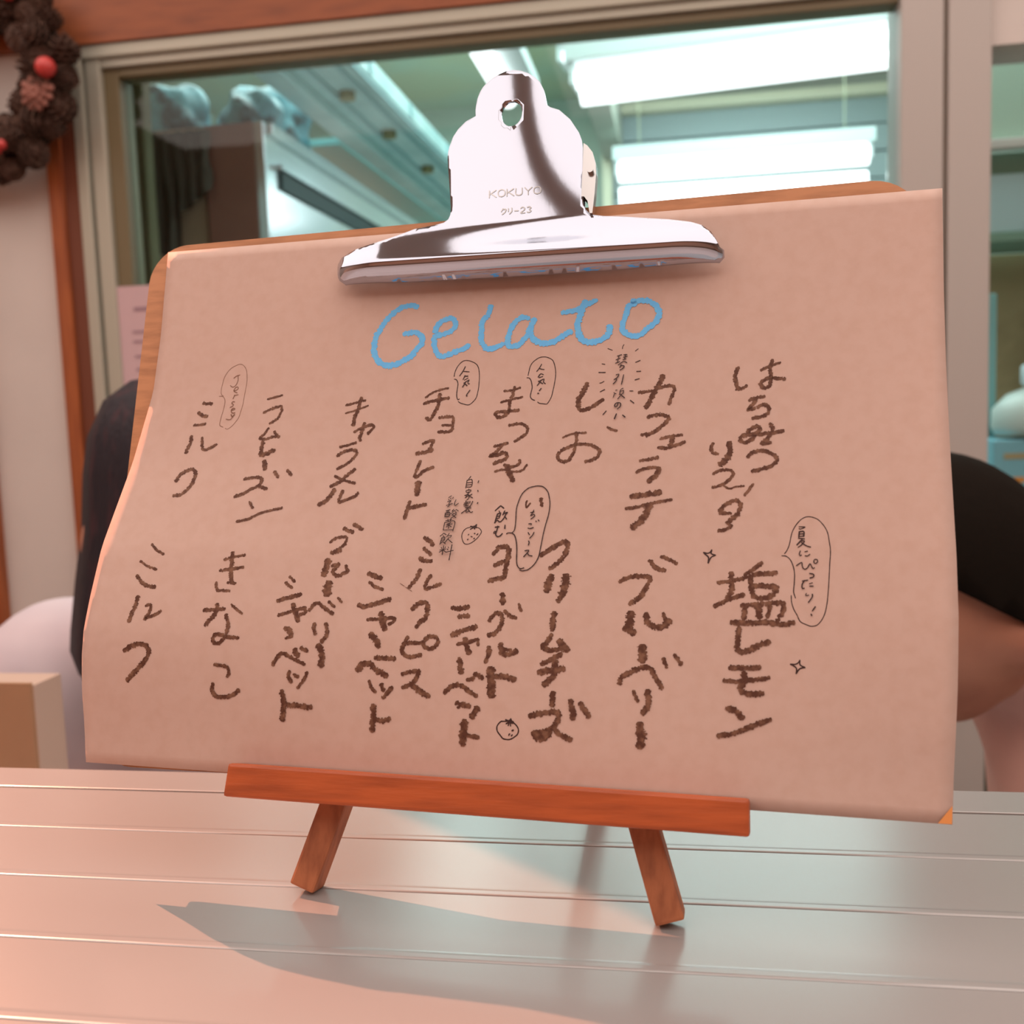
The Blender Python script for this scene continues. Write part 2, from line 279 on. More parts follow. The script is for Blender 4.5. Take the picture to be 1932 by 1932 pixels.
# handwriting: pen or crayon width (0.01 mm) : centre line, 20000 units across and 14000 up the sheet
STROKES = """
=blue|the word Gelato in thick sky blue crayon
156:7495,11844 7374,11913 7052,11848 6828,11696 6612,11448 6503,11209
167:6450,11174 6416,10941 6411,10707 6520,10469 6674,10332 6867,10277 7095,10327 7317,10432 7536,10560
154:7205,11133 7576,11137 7725,10920 7664,10775 7487,10599
152:8035,11144 8110,11339 8283,11455 8463,11472 8573,11359 8524,11177 8315,11073 8048,10995 8069,10764 8155,10553 8278,10456 8542,10534 8761,10615 8977,10718
151:9470,11754 9428,11517 9304,11386 9280,11113 9302,10838 9429,10627 9607,10618 9864,10709
150:10474,11363 10297,11397 10092,11204 10001,10937 9998,10689 10133,10637 10303,10696 10461,10912 10555,11133 10628,11332
161:10628,11332 10545,11088 10583,10906 10688,10766 10908,10687 11164,10705 11327,10821 11574,10950
136:11329,11471 11626,11497 11915,11637 12163,11733
159:11890,11728 11782,11376 11734,11111 11816,10795 11949,10678 12181,10653 12385,10721 12522,10881 12526,11044
147:13126,11605 12965,11526 12913,11308 12842,11092 12872,10892 13043,10773 13248,10762 13444,10926 13639,11089 13703,11304 13600,11530 13370,11655 13041,11654
=brown|ミルク in brown crayon, upper row, below the Jersey bubble
121:1657,9439 1919,9411
121:1580,9176 1718,9091 1868,9058
103:1546,8816 1709,8821 1872,8848
146:1551,8498 1578,8311 1537,8187 1510,8048
102:1878,8454 1977,8148 2088,8115 2356,8258
143:1468,7238 1550,7424 1707,7533 1859,7556 1965,7468 1981,7312 1933,7112 1829,6942 1701,6850 1539,6819
=brown|ラムレーズン in brown crayon, upper row
76:3549,9489 3959,9582
101:3524,9108 3708,9209 3978,9277 4026,9199 4003,9018 3919,8899 3765,8813
101:3758,8677 3650,8482 3556,8408 3765,8382 3939,8445 4079,8442
109:3943,8572 4105,8426
151:3683,8299 3683,8117 3703,7951 3852,7979 4050,8066
175:3851,7769 3894,7556
116:3406,7278 3642,7316 3825,7315 3901,7254 3870,7134 3608,6970 3426,6850 3255,6805
116:3851,7089 4083,7005
116:4197,7478 4316,7320
107:4538,7510 4672,7383
90:3702,6657 3833,6494
90:3488,6124 3802,6200 4062,6348 4619,6498
=brown|キャラメル in brown crayon, upper row
91:5830,9247 6063,9299 6339,9364
66:5854,9029 6157,9109 6440,9212
140:6223,9427 6183,9132 6128,8927 6122,8706
107:6183,8518 6417,8639 6646,8692 6685,8632 6564,8459
123:6414,8742 6383,8478 6358,8361 6385,8287
90:5862,8122 6078,8168 6275,8231
106:5828,7888 6017,8002 6189,8037 6328,7996 6330,7894 6159,7693 5894,7534
122:6367,7514 6165,7341 6032,7196 5808,7066
97:5872,7343 6096,7239 6433,7150
146:5927,6979 5832,6790 5727,6660 5582,6588
105:6151,6949 6108,6790 6103,6661 6335,6733 6468,6790 6566,6890
=brown|チョコレート in brown crayon, upper row
81:7968,9381 8168,9520 8533,9614
113:7948,9216 8227,9299 8582,9345
130:8336,9455 8323,9122 8223,8895 8165,8796 8058,8836
105:8403,8838 8745,8845 8777,8707 8747,8485 8423,8464
80:8501,8634 8744,8628
104:8061,8166 8323,8238 8251,8019
128:7929,7911 8120,7936 8325,7998
104:8059,7709 7986,7467 7964,7325 8063,7324 8160,7437 8412,7548
191:8087,7154 8087,6858
126:7940,6662 7895,6452 7862,6243
126:7916,6502 8145,6550 8347,6592
=brown|まっちゃ in brown crayon, upper row
80:10001,9481 10181,9488 10398,9551
79:9948,9184 10124,9235 10477,9307
111:10257,9571 10232,9401 10171,9176 10167,8950 10081,8840 9919,8803 9826,8890 9931,8943 10153,8951 10413,8971
94:10217,8583 10378,8621 10572,8602 10684,8501 10672,8390 10572,8295 10393,8174
102:9898,8058 10072,8097 10219,8135
118:10074,8083 9967,7918 9813,7809 9989,7839 10147,7892 10242,7816 10192,7720 10034,7666 9929,7626
70:9978,7417 10163,7465 10439,7412 10651,7442 10751,7578
94:10192,7581 10400,7536 10555,7603 10559,7700
171:10263,7552 10350,7358 10447,7192
=brown|しお in brown crayon, upper row
172:12058,9586 11967,9366 11888,9174 11892,9008
124:11888,9063 11904,8952 12000,8921 12182,8971 12333,9076 12472,9168
70:11572,8244 11778,8327 12119,8354
108:11881,8360 11906,8209 11891,8046 11852,7856 11747,7681 11618,7642 11493,7726 11473,7808 11569,7929 11774,8021 11929,8067 12219,8053 12407,7967 12480,7858 12422,7738 12297,7672 12156,7634
77:12622,8478 12743,8412 12849,8382
=brown|カフェラテ in brown crayon, upper row
114:13323,9320 13594,9337 13771,9393 14024,9464 14149,9404 14111,9229 14065,9123 14045,9001
169:13872,9703 13744,9421 13627,9194 13512,8939
122:13563,8702 13803,8748 13982,8720 14048,8651 13917,8481 13746,8351 13561,8236
91:13432,8266 13571,8289
98:13881,8155 14106,8208 14367,8240
166:14157,8179 14116,7968
105:13841,7948 14017,7931 14240,7991 14436,8066
106:13439,7638 13628,7661 13839,7710
98:13365,7361 13538,7437 13788,7473 13902,7431
166:13877,7431 13798,7262 13653,7146
172:13283,6782 13520,6806 13929,6867
97:13173,6495 13460,6533 13730,6609 14196,6696
209:13707,6557 13642,6376 13527,6196 13348,6054
=brown|はちみつ in brown crayon, right end of the upper row
135:15593,9827 15534,9708 15540,9492 15593,9329
98:15557,9298 15679,9312 15787,9387
82:16096,9748 16276,9833 16516,9915
119:16346,9977 16302,9751 16318,9536 16285,9351 16165,9317 16091,9413 16173,9503 16354,9548 16618,9500
104:15856,9024 16024,9083 16181,9103
111:16013,9057 15931,8915 15825,8800 16005,8846 16172,8905 16289,8821 16260,8690 16130,8622 15938,8592
125:15825,8273 16014,8384 16099,8329 16018,8188 15806,8012 15673,8069 15707,8159 15922,8204 16232,8207 16598,8264
125:16324,8438 16385,8319 16305,8139 16165,7988 16330,7995
117:15850,7673 15955,7774 16121,7808 16310,7763 16441,7669 16489,7578 16385,7465 16175,7381 15951,7335
=brown|リスク in brown crayon, left of はちみつ
112:15080,8008 15035,7891 15074,7798 15185,7756
185:15440,8010 15455,7801 15394,7646 15253,7507
96:15102,7290 15269,7369 15486,7364 15548,7280 15444,7128 15279,7016 15099,6967
59:15302,7028 15472,6935 15591,6971 15780,6993
80:15980,7028 15900,6915 15797,6776
131:15271,6415 15363,6541 15504,6629 15646,6652 15724,6511 15686,6436
95:15273,6365 15511,6362
146:15676,6360 15537,6236 15445,6148
109:15261,5960 15402,5985 15541,6072
=brown|ミルク in brown crayon, lower row, left end
90:1358,5483 1519,5338 1739,5219
90:1153,5028 1374,4904 1630,4825
130:1147,4650 1284,4503 1453,4409 1684,4365
154:1291,4108 1266,3898 1207,3675 1163,3493
105:1546,3894 1660,3911 1667,3718 1565,3563 1729,3624 1964,3770
169:1141,2763 1335,2891 1535,2939 1698,2905 1790,2762 1688,2532 1486,2312 1238,2051
=brown|きなこ in brown crayon, lower row
105:3395,5121 3617,5182 3910,5245
113:3330,4839 3640,4888 3920,4937
152:3582,5294 3601,5028 3636,4749 3688,4542
104:3589,4531 3790,4531
104:3286,4531 3348,4352 3480,4334 3667,4334
136:3097,3822 3280,3842 3617,3880
143:3423,3983 3405,3778 3290,3611 3185,3471
87:3784,3994 3915,3890 4088,3779
126:3684,3733 3771,3493 3768,3304 3701,3143 3555,3031 3437,3080 3453,3212 3605,3258 3809,3199 4078,3188
110:3531,2525 3731,2507 3875,2454 3915,2338 3870,2258
141:3508,2060 3495,1904 3592,1778 3821,1768 4019,1811 4183,1941
=brown|シャーベット in brown crayon, lower row, left one
105:5170,4725 5312,4608
113:5085,4572 5267,4457
147:4953,4128 5219,4208 5514,4294
112:5022,3766 5331,3865 5654,3963 5683,3862 5569,3799
155:5352,4042 5439,3854 5538,3652
189:5250,3466 5347,3426 5392,3325
86:5283,3220 5445,3275
119:5023,2579 5127,2769 5241,2860 5494,2756 5810,2626
197:5537,2943 5625,2818
145:5698,3007 5847,2941
128:5445,2441 5430,2327 5511,2204
111:5570,2376 5674,2324
102:5900,2438 5820,2260 5680,2070
179:5290,1968 5348,1759 5341,1310
161:5384,1662 5720,1651 6041,1630
=brown|ブルーベリー in brown crayon, beside the left シャーベット
131:6364,5971 6605,5871
131:6600,6075 6832,5954
105:6069,5617 6220,5730 6466,5740 6449,5570 6330,5454 6272,5429
131:6146,5350 6369,5406
217:6091,5153 6061,4971 6017,4805
121:6208,5020 6370,5062 6281,4931 6246,4856 6379,4775 6537,4847 6616,4894 6559,5027
276:6170,4585 6166,4333
120:5782,3918 5940,4099 6169,3980 6382,3849
94:6253,4144 6406,4016
86:6467,4238 6571,4138
128:5962,3593 5965,3463 6004,3354
128:6248,3603 6303,3417 6262,3271 6196,3168
213:6135,3080 6227,2842 6227,2615
=brown|シャーベット in brown crayon, lower row, second one
172:7158,4852 7332,4791 7472,4750
103:7200,4641 7364,4527 7550,4473
153:7001,4078 7154,4048 7384,4118 7756,4246
118:7265,3739 7545,3762 7902,3794 7900,3702 7793,3655
220:7583,3893 7642,3693 7703,3538
202:7381,3384 7496,3288 7600,3122
184:7141,2547 7242,2672 7386,2706 7574,2587 7849,2446
151:7550,2853 7786,2848 8015,2843
100:7447,2309 7518,2140 7612,2061
134:7746,2239 7800,2102
134:7999,2183 7919,2075 7811,1937
192:7575,1741 7602,1535 7583,1183
158:7621,1454 7801,1413 7989,1459
=brown|ミルクピス in brown crayon, lower row
146:8436,5758 8666,5593
120:8451,5500 8636,5348
145:8379,5249 8541,5184 8658,5195
136:8422,4968 8350,4756 8190,4548
118:8696,4836 8608,4689 8589,4514 8754,4562 8951,4639
151:8327,4025 8502,4174 8653,4184 8697,4042 8669,3827 8549,3723 8468,3607
134:8281,3359 8223,3202 8177,3060 8246,2936 8423,2907 8637,2951
117:8266,3217 8599,3238
125:8786,3397 8961,3383 9016,3259 8898,3120 8722,3150 8676,3274 8786,3397
133:8231,2504 8396,2552 8612,2570 8553,2379 8444,2278 8261,2195
182:8490,2252 8687,2124 8896,2024
17:7964,4630 8266,4448
=brown|シャーベット in brown crayon, lower row, third one
144:9284,4078 9445,4065 9670,4114
154:9462,3885 9690,3899
173:9344,3445 9598,3557 9888,3646
112:9486,3237 9761,3298 9948,3356 9976,3238
172:9657,3363 9719,3177 9781,3051
172:9566,2900 9625,2598
141:9273,2118 9421,2269 9593,2310 9809,2203 10019,2079
151:9794,2430 9923,2476
141:9950,2578 10137,2492
161:9570,1891 9869,1839
101:9611,1800 9726,1899
180:10072,1809 9954,1605
250:9788,1487 9762,1238 9766,1008
140:9841,1193 10120,1165
=brown|ヨーグルト in brown crayon under 飲む, lower row
164:10157,5386 10267,5531 10479,5541 10506,5320 10469,5037 10441,4826 10261,4794 10108,4731
134:10199,5110 10437,5213
163:10449,4434 10468,4216
142:10188,3811 10331,3980 10472,3957 10474,3716 10367,3542 10200,3468
122:10534,4045 10683,3922 10806,3891
91:10850,4209 10921,4056
151:10240,3190 10235,3027 10171,2863
161:10510,3274 10540,3106 10666,3037 10882,3129
111:10552,3181 10744,3137
250:10311,2700 10341,2427 10363,2112
180:10410,2537 10650,2540 10876,2490
=brown|クリームチーズ in brown crayon, lower row
153:11282,5367 11529,5547 11761,5684 11884,5657 11834,5393 11692,5198 11513,5056
223:11560,4876 11503,4709 11480,4542
252:11885,4882 11906,4683 11845,4475
151:11845,4475 11754,4301
180:11678,4026 11663,3652
159:11655,3524 11549,3345 11471,3248 11628,3180 11928,3231
219:11850,3389 12031,3201
150:11903,3097 11708,2983 11480,2858
198:11431,2679 11724,2734 11974,2768
189:11796,2920 11780,2654 11560,2407
178:11772,2226 11772,1964
168:11283,1711 11582,1775 11915,1801 11910,1612 11705,1391 11373,1325
216:11445,1248 11581,1223 11757,1362
156:11801,1471 11976,1331 12230,1233
196:12183,2065 12236,1888 12260,1702
156:12401,2026 12598,1751
=brown|ブルーベリー in brown crayon, lower row, right one
132:13770,5269 13909,5119 14115,5052
114:14029,5371 14192,5303 14369,5214
141:13131,4785 13362,4886 13626,4914 13803,4877 13746,4711 13618,4469 13379,4279
245:13410,4063 13408,3870 13385,3751
210:13305,3734 13499,3636
174:13754,4056 13791,3880 13970,3767 14168,3816 14273,3921
113:14128,4079 14187,3919
260:13709,3321 13723,3030
154:13237,2514 13289,2637 13499,2776 13724,2871 13897,2849 14020,2667 14167,2438
129:14173,3075 14251,2905
120:14410,3170 14559,2974
120:13563,2347 13659,2137
180:13863,2360 13889,2119 13858,1975 13786,1887
264:13732,1629 13765,1406 13762,1181
=brown|塩レモン in large brown crayon, right end of the lower row
120:15281,4790 15601,4837 15931,4927
163:15555,4999 15569,4793 15553,4559 15486,4441
137:15227,4262 15474,4397 15830,4518
129:16186,5235 16010,5089 15848,4956
145:15971,4971 16205,4987 16490,5017
154:15973,4884 15992,4651 16051,4491 16269,4456 16444,4539 16495,4698 16264,4716 16046,4724
135:15795,4286 16136,4319 16649,4340 16625,4139 16534,3981
153:15878,4258 15843,4012
187:16137,4276 16163,4047
127:16381,4279 16331,4049
159:15598,3916 15873,3904 16280,3929 16657,3890 16855,3939
168:15753,3796 15741,3581 15725,3381 15783,3284 15973,3317 16186,3436 16372,3511
143:15589,2938 15848,2933 16199,2959
125:15475,2652 15775,2650 16045,2688 16393,2742
167:15892,2836 15871,2626 15807,2497 15891,2417 16054,2388 16268,2419
175:15564,2061 15701,2034 15882,1891
141:15394,1488 15705,1543 16024,1691 16446,1877
=brown|い in brown crayon inside the tall speech bubble
59:10836,6683 10814,6604 10839,6519 10919,6622
104:11166,6737 11185,6652 11205,6558
=pen|Jersey written down a faint speech bubble
17:2496,8705 2564,8682 2678,8765 2777,8912 2821,9008 2838,9168 2853,9340 2840,9579 2833,9796 2841,10001 2812,10229 2772,10361 2677,10474 2581,10511 2469,10484 2318,10403 2217,10287 2144,10137 2112,9942 2099,9824 2119,9713 2156,9657 2211,9623
18:2086,9616 2172,9619 2249,9567 2295,9478 2311,9325 2304,9130 2296,8936 2315,8796 2426,8739
27:2435,10120 2509,10177 2608,10205
23:2553,10186 2570,10055 2538,9948 2489,9885 2422,9871 2358,9917
27:2497,9765 2573,9784 2610,9837 2571,9871 2517,9840 2485,9765 2554,9719 2605,9701
27:2539,9644 2532,9579 2520,9535
24:2533,9600 2565,9632 2647,9645
27:2594,9446 2531,9448 2512,9411 2573,9371 2561,9328 2496,9292
30:2554,9220 2611,9218 2649,9250 2599,9267 2557,9231 2559,9177 2598,9132 2677,9135
39:2576,9085 2625,9024
39:2678,9087 2637,9024
22:2637,9024 2607,8960 2532,8946 2459,8964
=pen|人気! in a speech bubble beside チョコレート
26:8656,9913 8663,10000 8697,10115 8754,10215 8820,10285 8889,10322 8990,10321 9094,10287 9184,10239 9246,10178 9290,10075 9316,9929 9327,9727 9330,9583 9318,9439 9301,9339 9254,9255 9152,9158 9082,9150 8979,9178 8905,9202 8839,9247
30:8669,9840 8706,9835 8746,9794 8777,9712 8777,9604 8777,9459 8793,9357 8830,9291 8863,9308
33:8931,10163 8883,10049 8800,9922
28:8869,10042 8942,10032 9043,10020
36:8930,9909 9017,9906
36:8944,9923 8901,9823
24:8932,9804 9028,9858
30:8954,9742 9061,9806 9033,9738 9060,9694 9080,9708
40:8934,9728 9021,9656
36:8975,9741 8911,9624
30:9115,9533 9043,9420
45:9040,9397 9053,9382
=pen|人気! in a speech bubble beside まっちゃ
26:10570,9860 10585,9964 10606,10083 10657,10186 10753,10272 10837,10316 10953,10326 11056,10299 11162,10230 11211,10131 11250,9980 11263,9831 11253,9646 11232,9462 11199,9272 11132,9134 11106,9106 10991,9117 10910,9134 10872,9165
29:10545,9801 10597,9795 10645,9745 10685,9631 10701,9534 10684,9408 10678,9312 10721,9244 10796,9208
31:10893,10138 10842,10035 10782,9956
29:10834,10036 10879,10015 10967,9996
33:10828,9808 10888,9888 10954,9866
27:10851,9792 10943,9818
31:10859,9699 10985,9750 10969,9687 10978,9664 11024,9629
35:10845,9700 10898,9668 10956,9632
33:10909,9712 10871,9654 10826,9589
33:10931,9510 10889,9449
39:10856,9384 10881,9383
=pen|琴引浜の小 with small ray marks around it
25:12513,10466 12624,10416
23:12898,10547 12871,10498 12867,10441
23:13248,10422 13180,10369
23:12390,10079 12463,10063
30:12324,9862 12486,9855
25:12366,9590 12413,9601 12465,9630
28:12392,9370 12496,9422
26:13200,10079 13309,10124
28:13234,9847 13334,9849
28:13208,9636 13309,9663
24:13097,9362 13179,9359
31:13128,9126 13214,9055
28:12568,8880 12497,8790
26:12752,10258 12857,10290
26:12727,10164 12826,10204
26:12719,10077 12819,10116
26:12798,10274 12779,10187 12766,10087
28:12905,10282 12988,10284
28:12902,10219 12996,10240
28:12894,10156 12970,10178
28:12952,10292 12934,10180
28:12787,10030 12879,10094 12926,10111 12993,10077
32:12826,9965 12871,10019
32:12841,10021 12932,9992 12911,9942 12836,9896
32:12753,9780 12818,9790 12781,9710 12707,9657
32:12724,9669 12772,9667 12751,9612 12696,9552
30:12931,9773 12915,9655 12893,9531
24:12760,9387 12801,9392
24:12722,9327 12771,9300
26:12783,9299 12747,9301 12718,9209
26:12940,9430 12883,9395 12866,9284
26:12885,9358 12955,9374
26:12956,9367 12942,9293 12855,9278
30:12914,9282 12827,9162
33:12903,9258 12990,9187
33:12845,9062 12815,8977 12768,8978 12775,9040 12844,9074 12904,9048 12897,8974 12836,8914
42:12820,8792 12781,8670
38:12969,8757 13030,8706
=pen|自家製乳酸菌飲料 written in two columns of thin black pen
27:9392,7302 9345,7233
27:9310,7208 9297,7008
27:9311,7202 9426,7220 9434,7045 9306,7033
25:9312,7139 9428,7151
25:9313,7083 9428,7095
25:9374,6983 9390,6946
25:9321,6909 9317,6943 9438,6958 9430,6921
25:9335,6896 9419,6908
25:9407,6908 9342,6834 9294,6822
28:9337,6772 9342,6834 9403,6834 9401,6747 9363,6710
25:9314,6759 9393,6821
26:9475,6852 9406,6809
30:9406,6809 9498,6759
25:9306,6623 9411,6660
25:9298,6586 9416,6623
28:9347,6685 9363,6549
25:9314,6549 9422,6574
26:9447,6673 9446,6623
28:9514,6672 9492,6598 9456,6543
25:9343,6512 9475,6537
26:9370,6493 9490,6506
28:9419,6487 9269,6370
26:9387,6450 9382,6389 9451,6426
28:9434,6463 9491,6395 9544,6408
28:9608,7187 9596,7137
32:9611,6945 9621,6914
32:9648,6638 9637,6611
23:8976,6810 8908,6760
23:8912,6723 8928,6698
23:8959,6748 8974,6723
23:9030,6772 9010,6735
26:8896,6660 8979,6685 8937,6623 8947,6549 8912,6530
26:8877,6561 9025,6611
26:9100,6704 9074,6611 9093,6561 9172,6617
30:8888,6424 8983,6456
30:8878,6363 8876,6276
30:8877,6369 8985,6388 8978,6295 8882,6282
26:8919,6425 8915,6363
26:8949,6431 8951,6363
25:8882,6325 8973,6338
26:9079,6468 9037,6412 9120,6437
26:9129,6462 9195,6425
25:9065,6388 9020,6351
25:9124,6400 9152,6376
25:9092,6363 9049,6314
26:9082,6351 9155,6351 9101,6289 9039,6246
28:9060,6326 9155,6253
26:8913,6177 9056,6209
25:8965,6209 8976,6166
26:9035,6234 9029,6178
26:8895,6128 8882,5944
26:8894,6134 9135,6166 9122,5921
26:8888,5944 9124,5952
26:8946,6067 9088,6099
26:9048,6129 8967,6092
26:9014,6104 9005,5982
25:9007,6067 8946,6018
25:9020,6061 9073,6025
28:8910,5864 8828,5790
28:8910,5864 8975,5828
25:8899,5809 8915,5773
28:8876,5748 8846,5588
28:8876,5748 8946,5767 8942,5699
24:8868,5711 8939,5724
24:8866,5674 8943,5687
28:8845,5594 8911,5650 8978,5602
26:9045,5860 8994,5773
26:9027,5798 9111,5811 9080,5762
26:9056,5762 8963,5627
28:9037,5713 9144,5629
28:8891,5516 8907,5480
24:8998,5530 8978,5493
28:8863,5442 9005,5475
31:8947,5553 8936,5335
28:8948,5444 8857,5394
28:8960,5444 9014,5396
24:9058,5530 9075,5494
24:9040,5482 9068,5446
28:9026,5396 9195,5441
31:9149,5580 9134,5398 9117,5206
=pen|small strawberry doodle under 自家製
24:9521,6028 9428,5997 9364,5924 9340,5814 9378,5692 9434,5620 9518,5615 9610,5659 9719,5757 9792,5867 9809,5927 9753,6000 9690,6024 9593,6029
45:9531,6047 9678,6023
35:9670,6096 9606,6023 9532,5980
42:9614,6059 9637,5987
28:9676,6096 9665,6036
26:9510,5858 9495,5834
35:9640,5877 9659,5875
31:9731,5869 9704,5842
31:9565,5801 9598,5792
30:9489,5718 9508,5736
38:9642,5750 9659,5756
=pen|飲む in bold black pen with a tall speech bubble reading ちごソース
38:10208,6562 10089,6440
38:10208,6562 10292,6501
31:10185,6434 10201,6397
38:10151,6361 10127,6239 10108,6136
38:10146,6349 10226,6385 10206,6288
35:10145,6300 10216,6312
35:10133,6239 10209,6264
38:10108,6142 10166,6209 10206,6169 10254,6173 10317,6252
38:10323,6434 10285,6337
38:10306,6367 10393,6398 10356,6349
35:10356,6349 10322,6264
38:10336,6301 10385,6234
38:10131,6033 10225,6046
38:10188,6058 10185,5973 10152,5888 10110,5888 10135,5936 10167,5913 10162,5852 10202,5805 10266,5817 10319,5878
38:10364,6083 10367,5999
29:10421,5873 10460,5897 10543,5898 10596,5952 10611,6048 10611,6229 10601,6459 10627,6629 10702,6848 10844,6994 10983,7036 11066,7047 11198,7022 11315,6906 11361,6773 11392,6616 11384,6363 11334,6112 11296,5874 11262,5577 11224,5318 11133,5141 11003,5022 10935,5003 10866,4990 10806,5012
32:10543,5898 10613,5844 10665,5713 10701,5511 10720,5216 10753,5099 10815,5042 10901,5061
28:10946,6393 11033,6411
29:11023,6453 10984,6363 10953,6314 11032,6351 11053,6309 10971,6236
31:11093,6189 11107,6171
31:11148,6213 11170,6189
29:10929,6116 10999,6123 10985,6087
31:10921,6014 10969,6003 11049,6027
31:10936,5907 10970,5854
31:11076,5914 11042,5836 10983,5770
33:10965,5704 10981,5663 10968,5603
34:10898,5466 10990,5479 10950,5408 10881,5324
34:10961,5408 11000,5361 11077,5345
=pen|夏にぴったり! in a long speech bubble right of 塩
25:16660,5438 16710,5512 16758,5647 16806,5890 16868,6038 16967,6173 17054,6240 17153,6263 17264,6237 17350,6188 17460,6058 17533,5908 17568,5707 17591,5506 17579,5241 17568,4979 17551,4652 17522,4327 17464,4081 17348,3899 17229,3859 17144,3883 16998,3958 16935,4086 16860,4228 16816,4385 16808,4516
27:16605,5391 16686,5384 16773,5311 16843,5150 16870,4978 16866,4780 16856,4595 16894,4464
27:16955,6037 17079,6029 16980,5985 16955,5997
39:16962,5929 16950,5807
39:16968,5929 17054,5928 17049,5820
31:16962,5875 17048,5880
27:16956,5821 17042,5826
31:16944,5780 17067,5765
39:17018,5752 16913,5632
29:16969,5712 17067,5718 17006,5631 16938,5578
33:17006,5685 17092,5617 17190,5579
27:16982,5497 16963,5430 16976,5390 17007,5403
27:17074,5476 17129,5490
27:17080,5389 17129,5383 17178,5422
29:16904,5170 17014,5243 17021,5177 17046,5110 17083,5091 17131,5124 17179,5210 17216,5150 17241,5104 17271,5123
27:17288,5309 17264,5296 17258,5243 17289,5216 17331,5249 17325,5302 17288,5309
33:17175,4998 17254,4978 17254,4926 17182,4899
31:17030,4833 17140,4853
33:17073,4846 17025,4754 17032,4669 17068,4675
27:17171,4774 17231,4794
31:17177,4722 17250,4722
27:17112,4564 17100,4518 17161,4525
33:17233,4545 17233,4493 17156,4369
33:17295,4279 17236,4188
42:17212,4116 17222,4088
=pen|small round berry doodle under ヨーグルト
37:10632,1545 10703,1549 10774,1555 10855,1545 10927,1519 10985,1474 11030,1409 11041,1346 11018,1273 10961,1221 10908,1182 10839,1154 10773,1153 10696,1168 10637,1228 10560,1316 10542,1373 10543,1431 10584,1502 10632,1545
37:10731,1587 10824,1558 10921,1538
37:10851,1613 10819,1557
37:10851,1613 10872,1560
41:10749,1498 10825,1543
33:10800,1459 10812,1509
29:10856,1448 10841,1529
81:10809,1557 10901,1535
44:10895,1351 10924,1367
33:10828,1243 10834,1273 10851,1278
33:10884,1234 10908,1264
=pen|small four-pointed sparkle above 塩
39:14948,5466 15048,5448 15104,5487 15123,5526
39:15123,5526 15114,5442 15206,5406
39:15206,5406 15116,5358 15055,5227
39:15055,5227 15057,5358 14986,5427 14948,5466
=pen|small four-pointed sparkle right of モ
37:16823,3048 16928,3051 16988,3095 17005,3137
37:17005,3137 17015,3040 17113,2988
37:17113,2988 17009,2957 16941,2853
37:16941,2853 16944,2963 16876,3022 16823,3048
"""

# ================================================================== THE SIGN
# board frame: origin at the middle of the sheet's lower edge, U to the right, V up the board, N away from the viewer
O3 = EYE + Vector((-0.0696, 0.3237, -0.1269))
U3 = Vector((0.99482, -0.10128, -0.00894)); V3 = Vector((0.04217, 0.33102, 0.94268)); N3 = Vector((0.09251, 0.93817, -0.33358))
def B(u, v, n=0.0): return O3 + float(u) * U3 + float(v) * V3 + float(n) * N3
# curl of the sheet along its left (L) and right (R) edge: K height 0..1, D lift off the board, X shift sideways (metres)
KT = [0, .07, .121, .181, .233, .29, .384, .418, .554, .62, .7, .82, 1.]
DL = [0, .00465, .0085, .012, .0136, .013, .011, .0091, .003, .0015, .0005, .0003, 0]
DR = [0, .0015, .0035, .005, .006, .0065, .006, .0055, .0035, .0025, .0015, .0005, 0]
XL = [0, .00002, -.00005, -.00004, .00001, .00001, -.00003, 0, .00153, .00236, .00397, .00316, 0]
XR = [0, .0004, .00082, .00131, .00154, .00177, .00156, .00135, .00059, .00033, .00006, -.00012, 0]
cBL, cBR, cTL, cTR = (-.15225, .00016), (.14751, .00094), (-.14948, .20739), (.15108, .20967)
def sheet(s, t, lift=0.0):
    """point of the paper's face; s, t in 0..1"""
    gL = max(0, 1 - s / .8) ** 1.6; gR = max(0, 1 - (1 - s) / .4) ** 2
    i = lambda k: float(np.interp(t, KT, k))
    a = (cBL[0] * (1 - s) + cBR[0] * s) * (1 - t) + (cTL[0] * (1 - s) + cTR[0] * s) * t + i(XL) * gL + i(XR) * gR
    b = (cBL[1] * (1 - s) + cBR[1] * s) * (1 - t) + (cTL[1] * (1 - s) + cTR[1] * s) * t
    return B(a, b, -(i(DL) * gL + i(DR) * gR) - lift)

menu = empty('menu_sheet', B(0, 0, 0), 'pinkish landscape paper sheet handwritten with a Gelato menu, clipped to the clipboard', 'menu')
NS, NT = 64, 48
vs = [sheet(i / NS, j / NT) for j in range(NT + 1) for i in range(NS + 1)]
vs += [sheet(i / NS, j / NT, -0.00018) for j in range(NT + 1) for i in range(NS + 1)]
K = (NS + 1) * (NT + 1); fs = []
q = lambda i, j: j * (NS + 1) + i
for j in range(NT):
    for i in range(NS):
        fs.append((q(i, j), q(i + 1, j), q(i + 1, j + 1), q(i, j + 1))); fs.append((K + q(i, j), K + q(i, j + 1), K + q(i + 1, j + 1), K + q(i + 1, j)))
for i in range(NS):
    fs.append((q(i, 0), K + q(i, 0), K + q(i + 1, 0), q(i + 1, 0))); fs.append((q(i, NT), q(i + 1, NT), K + q(i + 1, NT), K + q(i, NT)))
for j in range(NT):
    fs.append((q(0, j), q(0, j + 1), K + q(0, j + 1), K + q(0, j))); fs.append((q(NS, j), K + q(NS, j), K + q(NS, j + 1), q(NS, j + 1)))
mesh('paper', vs, fs, PAPER, menu, True)
mesh('glow_patch', [sheet(.9865, .0005, .0002), sheet(.9995, .0005, .0002), sheet(.9995, .026, .0002)], [(0, 1, 2)], CORNERGLOW, menu)['label'] = 'small orange triangle painted as light through the lower right corner'

